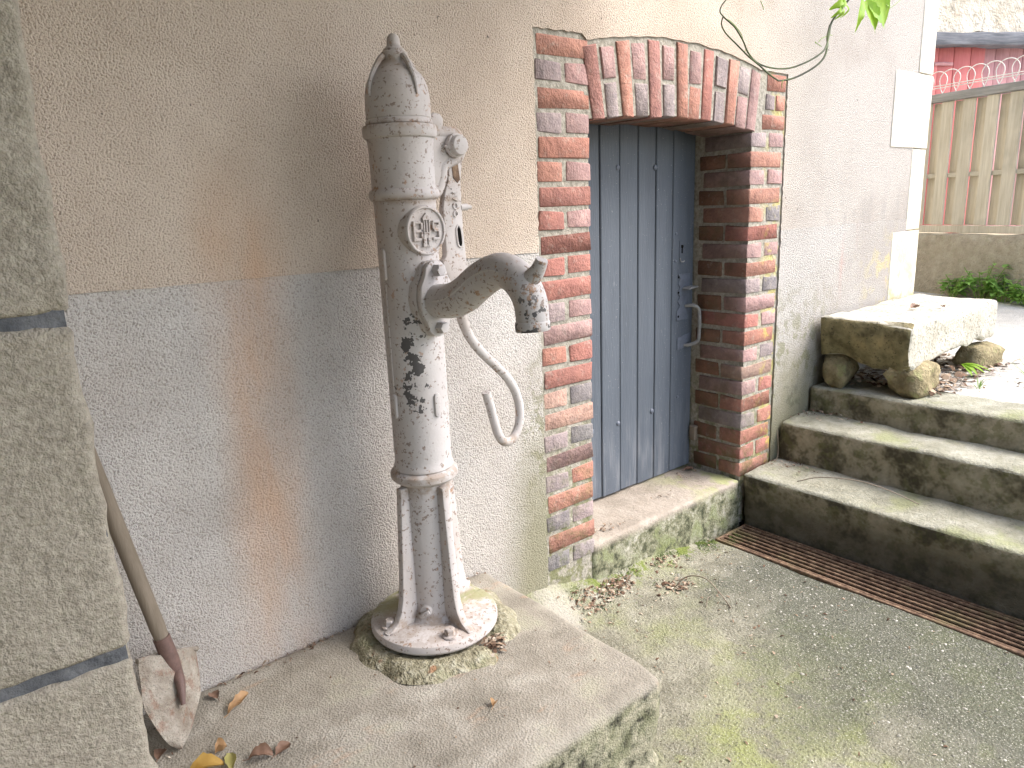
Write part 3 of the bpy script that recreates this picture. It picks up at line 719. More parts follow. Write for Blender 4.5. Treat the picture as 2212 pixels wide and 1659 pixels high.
# raised lozenges cast on the column
for aa, z0, z1 in [(0, -.462, -.405), (-90, -.462, -.405), (-90, -.150, -.080)]:
    a = R(aa); d = S*math.cos(a)+T*math.sin(a)
    bm = bmesh.new(); hw = .0085
    ol = [(hw*math.cos(t), pz(z1)-hw+hw*math.sin(t)) for t in [math.pi*i/8 for i in range(9)]]+[(-hw*math.cos(t), pz(z0)+hw-hw*math.sin(t)) for t in [math.pi*i/8 for i in range(9)]]
    fin('lozenge', xf(prism_bm(ol, -.0725, -.055, .0035, None, 2), frame_mat((0, 0, 0), ZU.cross(d)*-1, -d, ZU)), m_pump, pump, 40)
a = R(-90); d = S*math.cos(a)+T*math.sin(a)
fin('casting_seam', xf(box_bm(.064, .0688, -.0018, .0018, pz(-.40), pz(-.155), .001), frame_mat((0, 0, 0), d, ZU.cross(d), ZU)), m_pump, pump)
# maker's emblem: round boss on the front of the column
EM = frame_mat(rz(0, 0, -.045), T, ZU, S)                    # local x across, y up, z outwards; S is the facing direction
bm = bmesh.new(); lathe_bm([(0, .030), (.0545, .030), (.0535, .066), (.052, .0705), (.050, .0722), (.0475, .0722), (.0460, .0705), (.0455, .0682), (0, .0682)], 48, bm)
emb = fin('emblem', xf(bm, EM), m_pump, pump, 35)
def em_part(name, boxes, polys=()):
    bm = bmesh.new()
    for x0, x1, y0, y1 in boxes: box_bm(x0, x1, y0, y1, .066, .0745, .0010, bm)
    for p in polys:
        b2 = prism_bm([(x, y) for x, y in p], .066, .0743, .0008); xf(b2, Matrix(((1, 0, 0, 0), (0, 0, 1, 0), (0, 1, 0, 0), (0, 0, 0, 1)))); merge(bm, b2)
    fin(name, xf(bm, EM), m_pump, emb, 30)
em_part('letter', [(-.036, -.030, -.021, .021), (-.031, -.016, .015, .0208), (-.031, -.016, -.003, .003), (-.031, -.016, -.0208, -.015), (-.0165, -.0115, .0022, .0175), (-.0165, -.0115, -.0175, -.0022)])
em_part('tower', [(-.009, -.0055, -.004, .022), (-.0022, .0012, -.004, .022), (.0046, .008, -.004, .022), (-.0088, .0078, -.0072, -.0035), (-.0105, .0095, .0212, .0275)],
        [[(-.0105, .0272), (.0095, .0272), (-.0005, .037)], [(-.0095, -.007), (-.0022, -.007), (-.0022, -.034), (-.0125, -.034)], [(.0085, -.007), (.0015, -.007), (.0015, -.034), (.0115, -.034)], [(-.0022, -.007), (.0015, -.007), (.0015, -.016), (-.0022, -.016)], [(-.0022, -.030), (.0015, -.030), (.0015, -.034), (-.0022, -.034)]])
em_part('letter', [(.016, .034, .0150, .0205), (.0145, .0200, .0025, .0170), (.018, .034, -.003, .003), (.0305, .036, -.0170, -.0025), (.0145, .034, -.0208, -.0152), (.0305, .0355, .011, .0175)])
# spout flange and swan-neck spout (side profile measured in the spout plane)
fl = [(0, .074), (.014, .072), (.026, .062), (.031, .046), (.0425, .026), (.046, 0), (.0425, -.026), (.031, -.046), (.026, -.062), (.014, -.072), (0, -.074), (-.014, -.072), (-.026, -.062), (-.031, -.046), (-.0425, -.026), (-.046, 0), (-.0425, .026), (-.031, .046), (-.026, .062), (-.014, .072)]
FZ = -.190
bm = prism_bm([(x, y) for x, y in [(p[0]*1.0, p[1]*1.12) for p in fl]], .040, .0785, .003, None, 2)
xf(bm, Matrix(((1, 0, 0, 0), (0, 0, 1, 0), (0, 1, 0, 0), (0, 0, 0, 1)))); fb = xf(bm, frame_mat(rz(0, 0, FZ), T, ZU, S)); fin('flange_seat', fb, m_pump, pump, 40)
bm = prism_bm([(x, y*1.12) for x, y in fl], .0800, .0960, .004, None, 2)
xf(bm, Matrix(((1, 0, 0, 0), (0, 0, 1, 0), (0, 1, 0, 0), (0, 0, 0, 1)))); fin('spout_flange', xf(bm, frame_mat(rz(0, 0, FZ), T, ZU, S)), m_pump, pump, 40)
for z in (FZ+.062, FZ-.062):
    b = hexbolt_bm(.0135, .024, 0); fin('flange_bolt', xf(b, frame_mat(rz(.095, 0, z), T, ZU, S)), m_pump, pump, 25)
sp = [(.085, -.194, .035), (.110, -.194, .035), (.140, -.191, .0355), (.172, -.182, .036), (.200, -.168, .036), (.228, -.150, .0355), (.254, -.136, .0345), (.282, -.125, .0335), (.306, -.122, .033), (.330, -.127, .0325), (.352, -.141, .032), (.369, -.161, .0315), (.378, -.182, .031), (.381, -.202, .0305), (.381, -.214, .0305)]
pp = catmull([(a, b, c) for a, b, c in sp], 4)
bm = tube_bm([rz(p.x, 0, p.y) for p in pp], [p.z*1.05 for p in pp], 28)
spo = fin('spout', bm, m_pump, pump, 40)
lip = bmesh.new(); lathe_bm([(.025, -.011), (.0325, -.011), (.0340, -.008), (.0340, .004), (.0325, .008), (.029, .009), (.025, .006), (.025, -.011)], 32, lip, False)
fin('spout_lip', xf(lip, Matrix.Translation(rz(.381, 0, -.222)) @ Matrix.Rotation(R(-4), 4, T)), m_pump, spo, 35)
fin('spout_mouth', xf(lathe_bm([(0, 0), (.025, 0), (.025, .004), (0, .004)], 24), Matrix.Translation(rz(.381, 0, -.2305))), m_black, spo)
# hook ear on the bend of the spout
hp = catmull([rz(.362, 0, -.142), rz(.385, 0, -.131), rz(.400, 0, -.116), rz(.411, 0, -.098)], 5)
fin('hook_ear', tube_bm(hp, [.023-.0115*(i/(len(hp)-1))**.7 for i in range(len(hp))], 12), m_pump, spo, 50)
# raised line along the side of the spout
for sgn in (1, -1):
    rp = [p for p in pp if .10 < p.x < .345]
    fin('spout_rib', tube_bm([rz(p.x, sgn*(p.z-.0006), p.y+.004) for p in rp], [.0040 if 2 < i < len(rp)-3 else .0015 for i in range(len(rp))], 6), m_pump, spo, 60)
# bracket carrying the lever pivot
PV = (.138, .136)
ol = [(.055, .172), (.100, .1715)]+[(PV[0]+.034*math.cos(t), PV[1]+.034*math.sin(t)) for t in [R(85-10*i) for i in range(16)]]+[(.119, .098), (.111, .078), (.1045, .058), (.097, .040), (.086, .024), (.055, .022)]
EL = frame_mat((0, 0, 0), T, -S, ZU)                          # local x along the lever side, y away from the spout, z up
bm = prism_bm([(x, pz(z)) for x, z in ol], -.011, .011, .003, None, 2); br = fin('pivot_bracket', xf(bm, EL), m_pump, pump, 40)
rimp = catmull([(.070, 0, pz(.165)), (.100, 0, pz(.164))]+[(PV[0]+.029*math.cos(t), 0, pz(PV[1]+.029*math.sin(t))) for t in [R(80-20*i) for i in range(8)]]+[(.113, 0, pz(.094)), (.106, 0, pz(.072)), (.100, 0, pz(.056)), (.090, 0, pz(.038)), (.070, 0, pz(.031))], 4)
fin('bracket_rim', xf(tube_bm(rimp, .0145, 10), EL), m_pump, br, 50)
bolt = lathe_bm([(0, -.040), (.012, -.040), (.0205, -.038), (.0225, -.034), (.0225, -.026), (.0265, -.025), (.0265, -.014), (.016, -.014), (.016, .05), (.021, .05), (.021, .062), (0, .062)], 28)
pb_ = fin('pivot_bolt', xf(bolt, EL @ frame_mat((PV[0], 0, pz(PV[1])), (1, 0, 0), (0, 0, -1), (0, 1, 0))), m_pump, pump, 35)
fin('split_pin', xf(tube_bm([(PV[0]-.034, -.022, pz(PV[1]-.003)), (PV[0]+.034, -.022, pz(PV[1]-.003))], .0028, 6), EL), m_pump, pb_)
fin('piston_rod_end', xf(prism_bm([(.074, pz(.170)), (.110, pz(.170)), (.112, pz(.192)), (.104, pz(.203)), (.088, pz(.205)), (.076, pz(.198))], -.014, .016, .005, None, 2), EL), m_pump, pump, 40)
# lever: flat slotted casting that runs out into a bent rod
ol = [(.113, .150), (.150, .160), (.164, .140), (.161, .100), (.1535, .060), (.153, .0), (.154, -.06), (.158, -.11), (.161, -.150), (.160, -.190), (.152, -.230), (.128, -.230), (.113, -.190), (.102, -.160), (.097, -.150), (.092, -.147), (.088, -.135), (.088, -.118), (.097, -.110), (.099, -.10), (.097, -.05), (.097, .0), (.104, .03), (.116, .06), (.122, .10)]
LO = .002; LX = .007
EL = EL @ Matrix.Translation((LX, 0, 0))
lv = prism_bm([(x, pz(z)) for x, z in ol], LO-.006, LO+.013, .004, None, 2)
lever = fin('lever', xf(lv, EL), m_pump, pump, 40)
fin('slot', xf(prism_bm([(.131, pz(-.050)), (.137, pz(-.042)), (.1425, pz(-.050)), (.1455, pz(-.080)), (.142, pz(-.089)), (.1340, pz(-.083))], LO-.0085, LO-.0055, .0003), EL), m_black, lever)
fin('slot_rim', xf(tube_bm(catmull([(.130, LO-.0065, pz(-.050)), (.137, LO-.0065, pz(-.0405)), (.1435, LO-.0065, pz(-.050)), (.1465, LO-.0065, pz(-.080)), (.142, LO-.0065, pz(-.0905)), (.1330, LO-.0065, pz(-.083)), (.130, LO-.0065, pz(-.050))], 4), .0028, 6), EL), m_pump, lever)
fin('lever_pocket', xf(prism_bm([(.128, pz(.090)), (.146, pz(.098)), (.150, pz(.062)), (.142, pz(.055)), (.130, pz(.066))], LO-.0075, LO-.0055, .0003), EL), m_rust, lever)
rod = catmull([(.140, LO+.004, pz(-.19)), (.139, LO+.004, pz(-.235)), (.146, LO+.004, pz(-.275)), (.166, LO+.004, pz(-.315)), (.200, LO+.004, pz(-.356)), (.245, LO+.004, pz(-.398)), (.284, LO+.004, pz(-.438)), (.312, LO+.004, pz(-.484)), (.323, LO+.004, pz(-.532)), (.316, LO+.004, pz(-.578)), (.292, LO+.004, pz(-.606)), (.262, LO+.004, pz(-.606)), (.241, LO+.004, pz(-.578)), (.229, LO+.004, pz(-.538)), (.219, LO+.004, pz(-.500)), (.208, LO+.004, pz(-.464)), (.2065, LO+.004, pz(-.459))], 6)
k = len(rod); fin('handle_rod', xf(tube_bm(rod, [.0165-.0045*min(1, i/14) if i < k-4 else .0120*(1-((i-k+4)/3.4)**2*.55) for i in range(k)], 14), EL), m_pump, lever, 50)
# cast lettering on the lever, read from top to bottom
for ch, z in zip('IVOO', (.034, .020, .004, -.014)):
    cu = bpy.data.curves.new('letter', 'FONT'); cu.body = ch; cu.size = .020; cu.extrude = .0022; cu.bevel_depth = .0004; cu.resolution_u = 3; cu.align_x = 'CENTER'
    tmp = bpy.data.objects.new('tmp', cu); col.objects.link(tmp); dg = bpy.context.evaluated_depsgraph_get(); dg.update()
    me = bpy.data.meshes.new_from_object(tmp.evaluated_get(dg)); bpy.data.objects.remove(tmp)
    b = bmesh.new(); b.from_mesh(me); bpy.data.meshes.remove(me)
    # text x -> down the lever, text y -> away from the column
    xf(b, EL @ frame_mat((.124, LO-.0068, pz(z)), (0, 0, -1), (1, 0, 0), (0, -1, 0)))
    fin('letter', b, m_pump, lever, 40)
fin('lever_stud', xf(lathe_bm([(0, 0), (.008, 0), (.008, .022), (.005, .024), (.005, .034), (0, .034)], 14), EL @ frame_mat((.150, LO, pz(.0)), (0, 1, 0), (0, 0, 1), (1, 0, 0))), m_pump, lever)
tag(pump, 'old off-white cast-iron hand pump with swan-neck spout and hanging lever', 'water pump')

# ragged mortar bed the pump foot sits in: a part of the plinth
n = 72; bm = bmesh.new(); rings = []
for r0, z0, am in [(.222, -1.083, .020), (.206, -1.068, .016), (.192, -1.060, .012), (.172, -1.055, .006), (.155, -1.062, .0), (.02, -1.062, 0)]:
    rg = []
    for i in range(n):
        a = 2*math.pi*i/n; ca, sa = math.cos(a), math.sin(a)
        nz_ = mnoise.fractal(Vector((ca*2.2, sa*2.2, r0*9)), 1, 2, 4)
        gap = math.exp(-((((a-5.1+math.pi) % (2*math.pi))-math.pi)/.17)**2) if r0 > .15 else 0     # broken-out hole at the near side
        rg.append(bm.verts.new((PX+ca*(r0+am*nz_), PY+sa*(r0+am*nz_), z0+am*.35*nz_-gap*.030)))
    rings.append(rg)
for a_, b_ in zip(rings, rings[1:]):
    for i in range(n): bm.faces.new((a_[i], a_[(i+1) % n], b_[(i+1) % n], b_[i]))
bm.faces.new(rings[-1])
o = fin('mortar_bed', bm, m_bed, plinth, 60); o['label'] = 'ragged mossy mortar ring under the pump foot'

# ------------------------------------------------------------------ steps
stairs = empty('stone_stairs', (2.57, -1.5, GZ)); sl = stairs.location
for i, (x0, x1, z1, z0) in enumerate([(2.565, 2.845, -1.128, -1.60), (2.835, 3.085, -.958, -1.3), (3.078, 3.345, -.842, -1.3)]):
    bm = box_bm(x0, x1, -5.2, -.017, z0, z1, .018, None, 3)
    bm = cut(bm, .045) if True else bm
    rough(bm, .010, 5, i+3); rough(bm, .004, 17, i)
    if i == 0:
        for v in bm.verts:           # slightly projecting nosing
            if v.co.z < z1-.06 and v.co.x < x0+.03: v.co.x += .016*sstep(z1-.06, z1-.10, v.co.z)
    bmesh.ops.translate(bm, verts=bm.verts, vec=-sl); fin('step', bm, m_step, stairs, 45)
tag(stairs, 'three weathered stone steps green with algae, rising beside the cellar door', 'stairs')

# ------------------------------------------------------------------ drain grating
gr = empty('drain_grate', (2.45, -1.0, -1.35)); gl = gr.location
def gpart(name, bm): bmesh.ops.translate(bm, verts=bm.verts, vec=-gl); return fin(name, bm, m_rust, gr, 40)
GX0, GX1, GY0, GY1 = 2.345, 2.556, -2.6, -.045
gpart('frame_bar', rough(cut(box_bm(GX0, GX0+.013, GY0, GY1, -1.376, -1.343, .002), .1), .0015, 20))
gpart('frame_bar', rough(cut(box_bm(GX1-.010, GX1, GY0, GY1, -1.376, -1.345, .002), .1), .0015, 20))
gpart('end_bar', rough(cut(box_bm(GX0+.014, GX1-.011, GY1-.012, GY1, -1.376, -1.345, .002), .05), .0015, 20))
nb = 7
for i in range(nb):
    x = GX0+.026+i*(GX1-GX0-.045)/(nb-1)
    pts = [(x+.0015*mnoise.noise(Vector((i, y*3, 0))), y, -1.352+.002*mnoise.noise(Vector((i*3, y*5, 2)))) for y in [GY0+.01+(GY1-.012-GY0-.01)*k/40 for k in range(41)]]
    gpart('bar', tube_bm(pts, .0064, 8))
tag(gr, 'long rusty iron drain grate at the foot of the steps', 'drain grate')

# ------------------------------------------------------------------ stone bench and the stones that carry it
bm = box_bm(3.095, 4.06, -.425, -.035, -.700, -.528, .016, None, 2); cut(bm, .035)
for v in bm.verts:
    if v.co.x < 3.13 and v.co.z < -.60: v.co.x += .05*sstep(-.60, -.70, v.co.z)*(.6+.8*mnoise.noise(v.co*9))
    if v.co.z < -.66: v.co.z += .020*mnoise.fractal(v.co*9, 1, 2, 3)-.03*math.exp(-((v.co.x-3.2)/.12)**2)*sstep(-.10, -.2, v.co.y)
    if v.co.x < 3.12: v.co.z -= .018*sstep(-.25, -.42, v.co.y)
rough(bm, .008, 8, 2); rough(bm, .004, 24, 9)
tag(fin('stone_bench', bm, m_bench, None, 45), 'thick weathered limestone slab bench against the wall above the steps', 'bench')
def rock(label, c, s, seed, rz_=0, sq=.35):
    b = ico_bm(1, 3); cuts = [Vector((random.Random(seed*9+q).uniform(-1, 1), random.Random(seed*9+q+50).uniform(-1, 1), random.Random(seed*9+q+90).uniform(-1, 1))).normalized() for q in range(9)]
    for v in b.verts:
        p = v.co.copy(); mx = max(abs(p.x), abs(p.y), abs(p.z)); v.co = p.lerp(p/mx, sq); v.co *= 1+.20*mnoise.fractal(p*1.6+Vector((seed*5, 0, 0)), 1, 2, 4)
        for cn in cuts:
            ex = v.co.dot(cn)-(.86 if sq < .7 else 1.12)
            if ex > 0: v.co -= cn*ex
        v.co = Vector((v.co.x*s[0], v.co.y*s[1], v.co.z*s[2]))
    o = fin('support_stone', b, m_rock, None, 60); o.location = c; o.rotation_euler = (0, 0, rz_)
    return tag(o, label, 'stone', 'stones propping the bench')
rock('rounded tan stone propping the bench end next to the wall', (3.185, -.100, -.772), (.085, .068, .082), 1, .2, .5)
rock('squared mossy stone under the near outer corner of the bench', (3.262, -.385, -.780), (.130, .078, .076), 2, .1, .85)
rock('flat mossy stone under the far outer end of the bench', (3.93, -.405, -.785), (.12, .065, .058), 3, -.2, .8)

# ------------------------------------------------------------------ retaining wall, fence and hoop edging
FD = Vector((.265, .964, 0)).normalized(); FN = Vector((-FD.y, FD.x, 0))     # along the fence (away), normal towards the yard
F0 = Vector((6.13, .365, 0))
FM = frame_mat((0, 0, 0), FD, FN, ZU); FM.translation = F0
ret = box_bm(-3.2, 2.6, -.22, 0, -.95, -.335, .010); cut(ret, .09); rough(ret, .012, 6, 4)
ret = fin('retaining_wall', xf(ret, FM), m_ret, None, 45); tag(ret, 'low lichen-speckled concrete wall carrying the wooden fence', 'wall')
fence = empty('wooden_fence', F0+Vector((0, 0, -.33))); fence.rotation_euler = (0, 0, math.atan2(FD.y, FD.x))
fz = .33
def fpart(name, bm, m, parent=None):
    bmesh.ops.translate(bm, verts=bm.verts, vec=(0, 0, fz)); return fin(name, bm, m, parent or fence, 40)
fpart('rail', rough(cut(box_bm(-3.0, 2.2, -.075, -.035, -.325, -.272, .003), .3), .003, 3, 1), m_fence)
fpart('rail', box_bm(-3.0, 2.2, -.075, -.045, .085, .118, .003), m_fence)
fpart('top_rail', rough(cut(box_bm(-3.0, 2.2, -.09, -.01, .640, .700, .004), .3), .004, 3, 2), m_rail)
i = 0; x = -2.9; rf = random.Random(11)
while x < 2.0:
    fpart('board', box_bm(x, x+.090+rf.uniform(-.004, .004), -.045, -.030+rf.uniform(-.002, .002), -.268, .637, .002), m_fence)
    fpart('board', box_bm(x+.110, x+.1895+rf.uniform(-.003, .003), -.092, -.077, -.268, .637, .002), m_fence)
    x += .171
tag(fence, 'weathered overlapping-board fence on the low concrete wall', 'fence')
ho = empty('hoop_edging', F0+Vector((0, 0, .70))); ho.rotation_euler = (0, 0, math.atan2(FD.y, FD.x))
hm = bmesh.new(); hp = [(-.080, 0, .010), (-.078, 0, .06)]+[(.080*math.cos(t), .003*math.cos(t), .095+.075*math.sin(t)) for t in [math.pi*(1-k/12) for k in range(13)]]+[(.078, 0, .06), (.080, 0, .010)]
hp = [(-.050, 0, .0), (-.070, 0, .035), (-.079, 0, .075)]+[(.080*math.cos(t), .004*math.cos(t), .095+.070*math.sin(t)) for t in [math.pi*(1-k/12) for k in range(13)]]+[(.079, 0, .075), (.070, 0, .035), (.050, 0, .0)]
tube_bm(hp, .0032, 6, hm); h0 = None
for k in range(44):
    if h0 is None: o = fin('hoop', hm, m_wire, ho, 60); h0 = o
    else: o = h0.copy(); col.objects.link(o); o.parent = ho
    o.location = (-2.7+k*.107, -.045+.005*(k % 2), 0)
for z in (.045, .062): fin('wire', tube_bm([(-2.8, -.045, z), (2.1, -.045, z)], .0035, 6), m_wire, ho)
tag(ho, 'white wire hoop edging along the top of the wooden fence', 'edging')

# ------------------------------------------------------------------ barn with red doors
BU = Vector((math.sin(R(119)), math.cos(R(119)), 0)); BN = Vector((-BU.y, BU.x, 0))*-1
BN = Vector((BU.y, -BU.x, 0)); BN = BN if BN.dot(Vector((-1, -.2, 0))) > 0 else -BN
B0 = Vector((8.927, 1.583, 0)); barn = empty('stone_barn', B0+Vector((0, 0, -.9)))
barn.matrix_world = frame_mat(B0+Vector((0, 0, -.9)), BU, -BN, ZU)
bz = .9
def bpart(name, bm, m, parent=None): bmesh.ops.translate(bm, verts=bm.verts, vec=(0, 0, bz)); return fin(name, bm, m, parent or barn, 45)
bw = box_bm(-4, 4, 0, .5, 1.555, 5.5); box_bm(-4, -1.6, 0, .5, -.95, 1.555, 0, bw); box_bm(1.6, 4, 0, .5, -.95, 1.555, 0, bw); cut(bw, .16); rough(bw, .05, 3.5, 6); rough(bw, .02, 11, 2)
bpart('wall', bw, m_barn)
lb = box_bm(-1.9, 1.9, -.05, .3, 1.428, 1.552, .01); cut(lb, .12); rough(lb, .014, 5, 1); bpart('lintel', lb, m_beam)
x = -1.55; rr = random.Random(2); bl = 0
while x < 1.5:
    w = rr.uniform(.15, .20)
    if x < .26 < x+w+.06: w = .26-x
    m_ = m_red if x < .255 else m_pink
    o = bpart('door_board', box_bm(x+.003, x+w-.003, .10+rr.uniform(-.004, .004)+(0 if x < .255 else .03), .15, -.9, 1.435, .003), m_)
    x += w
bpart('hinge_strap', rough(cut(box_bm(-.34, -.12, .085, .097, 1.255, 1.290, .004), .05), .004, 12), m_pink)
tag(barn, 'sunlit stone barn with faded red plank doors under a dark lintel', 'barn')

# ------------------------------------------------------------------ plants
def leaf_bm(bm, base, d, up, L, w, curl=.25, n=5, fold=.25):
    """a pointed leaf blade as a small folded strip"""
    d = Vector(d).normalized(); s = d.cross(Vector(up)).normalized(); u = s.cross(d); prev = None
    for i in range(n+1):
        t = i/n; hw = w*math.sin(math.pi*min(1, t*.93+.04))**.8*(1-.35*t); c = Vector(base)+d*L*t-u*curl*L*t*t
        row = [bm.verts.new(c-s*hw+u*fold*hw), bm.verts.new(c), bm.verts.new(c+s*hw+u*fold*hw)]
        if prev:
            bm.faces.new((prev[0], prev[1], row[1], row[0])); bm.faces.new((prev[1], prev[2], row[2], row[1]))
        prev = row
    return bm
def weed(loc, n, h, label, seed):
    rnd = random.Random(seed); e = empty('weed', loc); sb = bmesh.new(); lb_ = bmesh.new()
    for k in range(n):
        a = rnd.uniform(0, 6.28); r0 = rnd.uniform(.0, .09); top = Vector((math.cos(a)*(r0+rnd.uniform(.0, .10)), math.sin(a)*(r0+.06), h*rnd.uniform(.4, 1)))
        base = Vector((math.cos(a)*r0*.5, math.sin(a)*r0*.5, 0)); pts = catmull([base, base.lerp(top, .5)+Vector((0, 0, .03)), top], 4)
        tube_bm(pts, .003, 5, sb)
        for j in range(rnd.randint(8, 12)):
            t = rnd.uniform(.35, 1); p = base.lerp(top, t); aa = rnd.uniform(0, 6.28)
            leaf_bm(lb_, p, (math.cos(aa), math.sin(aa), rnd.uniform(-.2, .45)), (0, 0, 1), rnd.uniform(.04, .075), rnd.uniform(.015, .027), rnd.uniform(.1, .5), 4)
    fin('stem', sb, m_tend, e, 60); fin('foliage', lb_, m_weed, e, 60); return tag(e, label, 'plant', 'weeds at the foot of the retaining wall')
fx = lambda s, off, z=-.79: tuple(F0+FD*s+FN*off+Vector((0, 0, z)))
weed(fx(.10, .10), 9, .17, 'small leafy weed at the left of the clump by the low wall', 1)
weed(fx(-.10, .08), 14, .27, 'tallest leafy weed growing against the low concrete wall', 2)
weed(fx(-.28, .12), 12, .20, 'bushy weed just right of the tallest one by the low wall', 3)
weed(fx(-.46, .13), 12, .18, 'leafy weed at the right edge of the photo by the low wall', 4)
def grass(loc, n, h, label, seed):
    rnd = random.Random(seed); b = bmesh.new()
    for k in range(n):
        a = rnd.uniform(0, 6.28); d = Vector((math.cos(a)*.5, math.sin(a)*.5, rnd.uniform(.5, 1.3)))
        leaf_bm(b, (math.cos(a)*.008, math.sin(a)*.008, 0), d, (0, 0, 1), h*rnd.uniform(.6, 1), .0028, .35, 5, .3)
    o = fin('grass_tuft', b, m_grass, None, 60); o.location = loc; return tag(o, label, 'grass tuft')
grass((3.72, -.70, terr_z(3.72, -.70)), 14, .16, 'thin grass tuft on the paving in front of the bench', 1)
grass((3.50, -.56, terr_z(3.5, -.56)), 8, .06, 'tiny green sprout beside the near corner stone of the bench', 2)
grass((3.9, -.93, terr_z(3.9, -.93)), 16, .11, 'grass tuft on the paving at the right edge of the photo', 3)
e = bmesh.new()
for a in (-.9, -.4, .1, .6): leaf_bm(e, (0, 0, .0), (math.sin(a)*.6-.3, -.7, .25), (0, 0, 1), .11, .016, .5, 5)
o = fin('sprout', e, m_vleaf, None, 60); o.location = (3.74, -.40, -.80); tag(o, 'bright green strap-leaved sprout under the edge of the bench', 'plant')

# climbing vine shoots hanging in front of the wall
VY = -.30
def V(x, z, dy=0): return (x, VY+dy, z)
vine = empty('vine', (2.2, VY, .95)); vl = Vector(vine.location)
def vpart(name, bm, m): bmesh.ops.translate(bm, verts=bm.verts, vec=-vl); return fin(name, bm, m, vine, 60)
VINE1 = [(2.021, 0.596), (1.969, 0.551), (1.949, 0.524), (1.948, 0.503), (1.974, 0.477), (2.012, 0.444), (2.06, 0.419), (2.139, 0.4), (2.231, 0.393), (2.315, 0.397), (2.396, 0.422), (2.461, 0.453), (2.505, 0.479), (2.553, 0.523), (2.585, 0.564), (2.617, 0.601), (2.643, 0.638), (2.68, 0.689)]; VINE2 = [(1.939, 0.504), (1.956, 0.489), (1.979, 0.468), (2.015, 0.437), (2.052, 0.404), (2.101, 0.384), (2.171, 0.369), (2.249, 0.36), (2.287, 0.359), (2.351, 0.371), (2.426, 0.403), (2.475, 0.437), (2.511, 0.478), (2.543, 0.514), (2.577, 0.556)]; TEND = [[(1.954, 0.505), (1.99, 0.499), (2.018, 0.487), (2.045, 0.471), (2.054, 0.459)], [(2.14, 0.573), (2.151, 0.562), (2.158, 0.551)], [(2.912, 0.636), (2.981, 0.656), (3.057, 0.692), (3.098, 0.716)], [(2.287, 0.359), (2.279, 0.35), (2.281, 0.334)], [(2.065, 0.419), (2.069, 0.427), (2.074, 0.433)], [(2.511, 0.481), (2.486, 0.486), (2.468, 0.491), (2.474, 0.487)], [(2.539, 0.515), (2.508, 0.505), (2.491, 0.493)], [(2.542, 0.519), (2.566, 0.522), (2.577, 0.522)]]; LEAVES = [((2.75, 0.658), (2.714, 0.593), (2.735, 0.548), 0.0141), ((2.765, 0.648), (2.821, 0.596), (2.884, 0.57), 0.0246), ((2.789, 0.663), (2.87, 0.632), (2.954, 0.598), 0.0371), ((2.869, 0.68), (2.92, 0.671), (2.973, 0.666), 0.0155), ((2.623, 0.644), (2.577, 0.621), (2.55, 0.599), 0.0082), ((2.608, 0.617), (2.575, 0.593), (2.563, 0.575), 0.0056), ((2.608, 0.617), (2.599, 0.593), (2.59, 0.574), 0.0046), ((2.623, 0.625), (2.632, 0.603), (2.626, 0.582), 0.0036), ((2.624, 0.642), (2.602, 0.619), (2.576, 0.609), 0.0069)]
for pts in (VINE1, VINE2):
    p = catmull([V(x, z, .02*math.sin(i)) for i, (x, z) in enumerate(pts)], 5); k = len(p)
    vpart('stem', tube_bm(p, [.0018+.0020*(i/k) for i in range(k)], 7), m_stem)
vpart('stem', tube_bm(catmull([V(2.68, .689), V(2.74, .80), V(2.76, .95), V(2.70, 1.24)], 5), .0032, 7), m_stem)
vpart('stem', tube_bm(catmull([V(2.021, .596), V(2.09, .66), V(2.2, .80), V(2.4, 1.0), V(2.6, 1.24)], 5), .0014, 6), m_tend)
vpart('stem', tube_bm(catmull([V(2.78, .66), V(2.80, .74), V(2.79, .86), V(2.74, .97)], 5), .0016, 6), m_tend)
for pts in TEND:
    vpart('tendril', tube_bm(catmull([V(x, z, .01) for x, z in pts], 4), .0011, 5), m_tend)
for i, (a, b_, c, w) in enumerate(LEAVES):
    bm = bmesh.new(); pp_ = catmull([V(*a, .0), V(*b_, -.012), V(*c, .012)], 6); prev = None; k = len(pp_)
    for j, p in enumerate(pp_):
        t = j/(k-1); d = (pp_[min(j+1, k-1)]-pp_[max(j-1, 0)]).normalized(); s = d.cross(Vector((0, 1, 0))).normalized()
        ww = w*1.45*math.sin(math.pi*min(1, .05+.93*t**.85))**.75; ww *= 1+(.10 if j % 2 else -.04)
        tilt = Vector((0, -.45, 0))
        row = [bm.verts.new(p-s*ww+tilt*ww*.6), bm.verts.new(p-s*ww*.5+tilt*ww*.15), bm.verts.new(p), bm.verts.new(p+s*ww*.5+tilt*ww*.2), bm.verts.new(p+s*ww+tilt*ww*.7)]
        if prev:
            for q in range(4): bm.faces.new((prev[q], prev[q+1], row[q+1], row[q]))
        prev = row
    vpart('leaf', bm, m_vleaf)
tag(vine, 'young green vine shoots looping in front of the wall above the brick arch', 'vine')

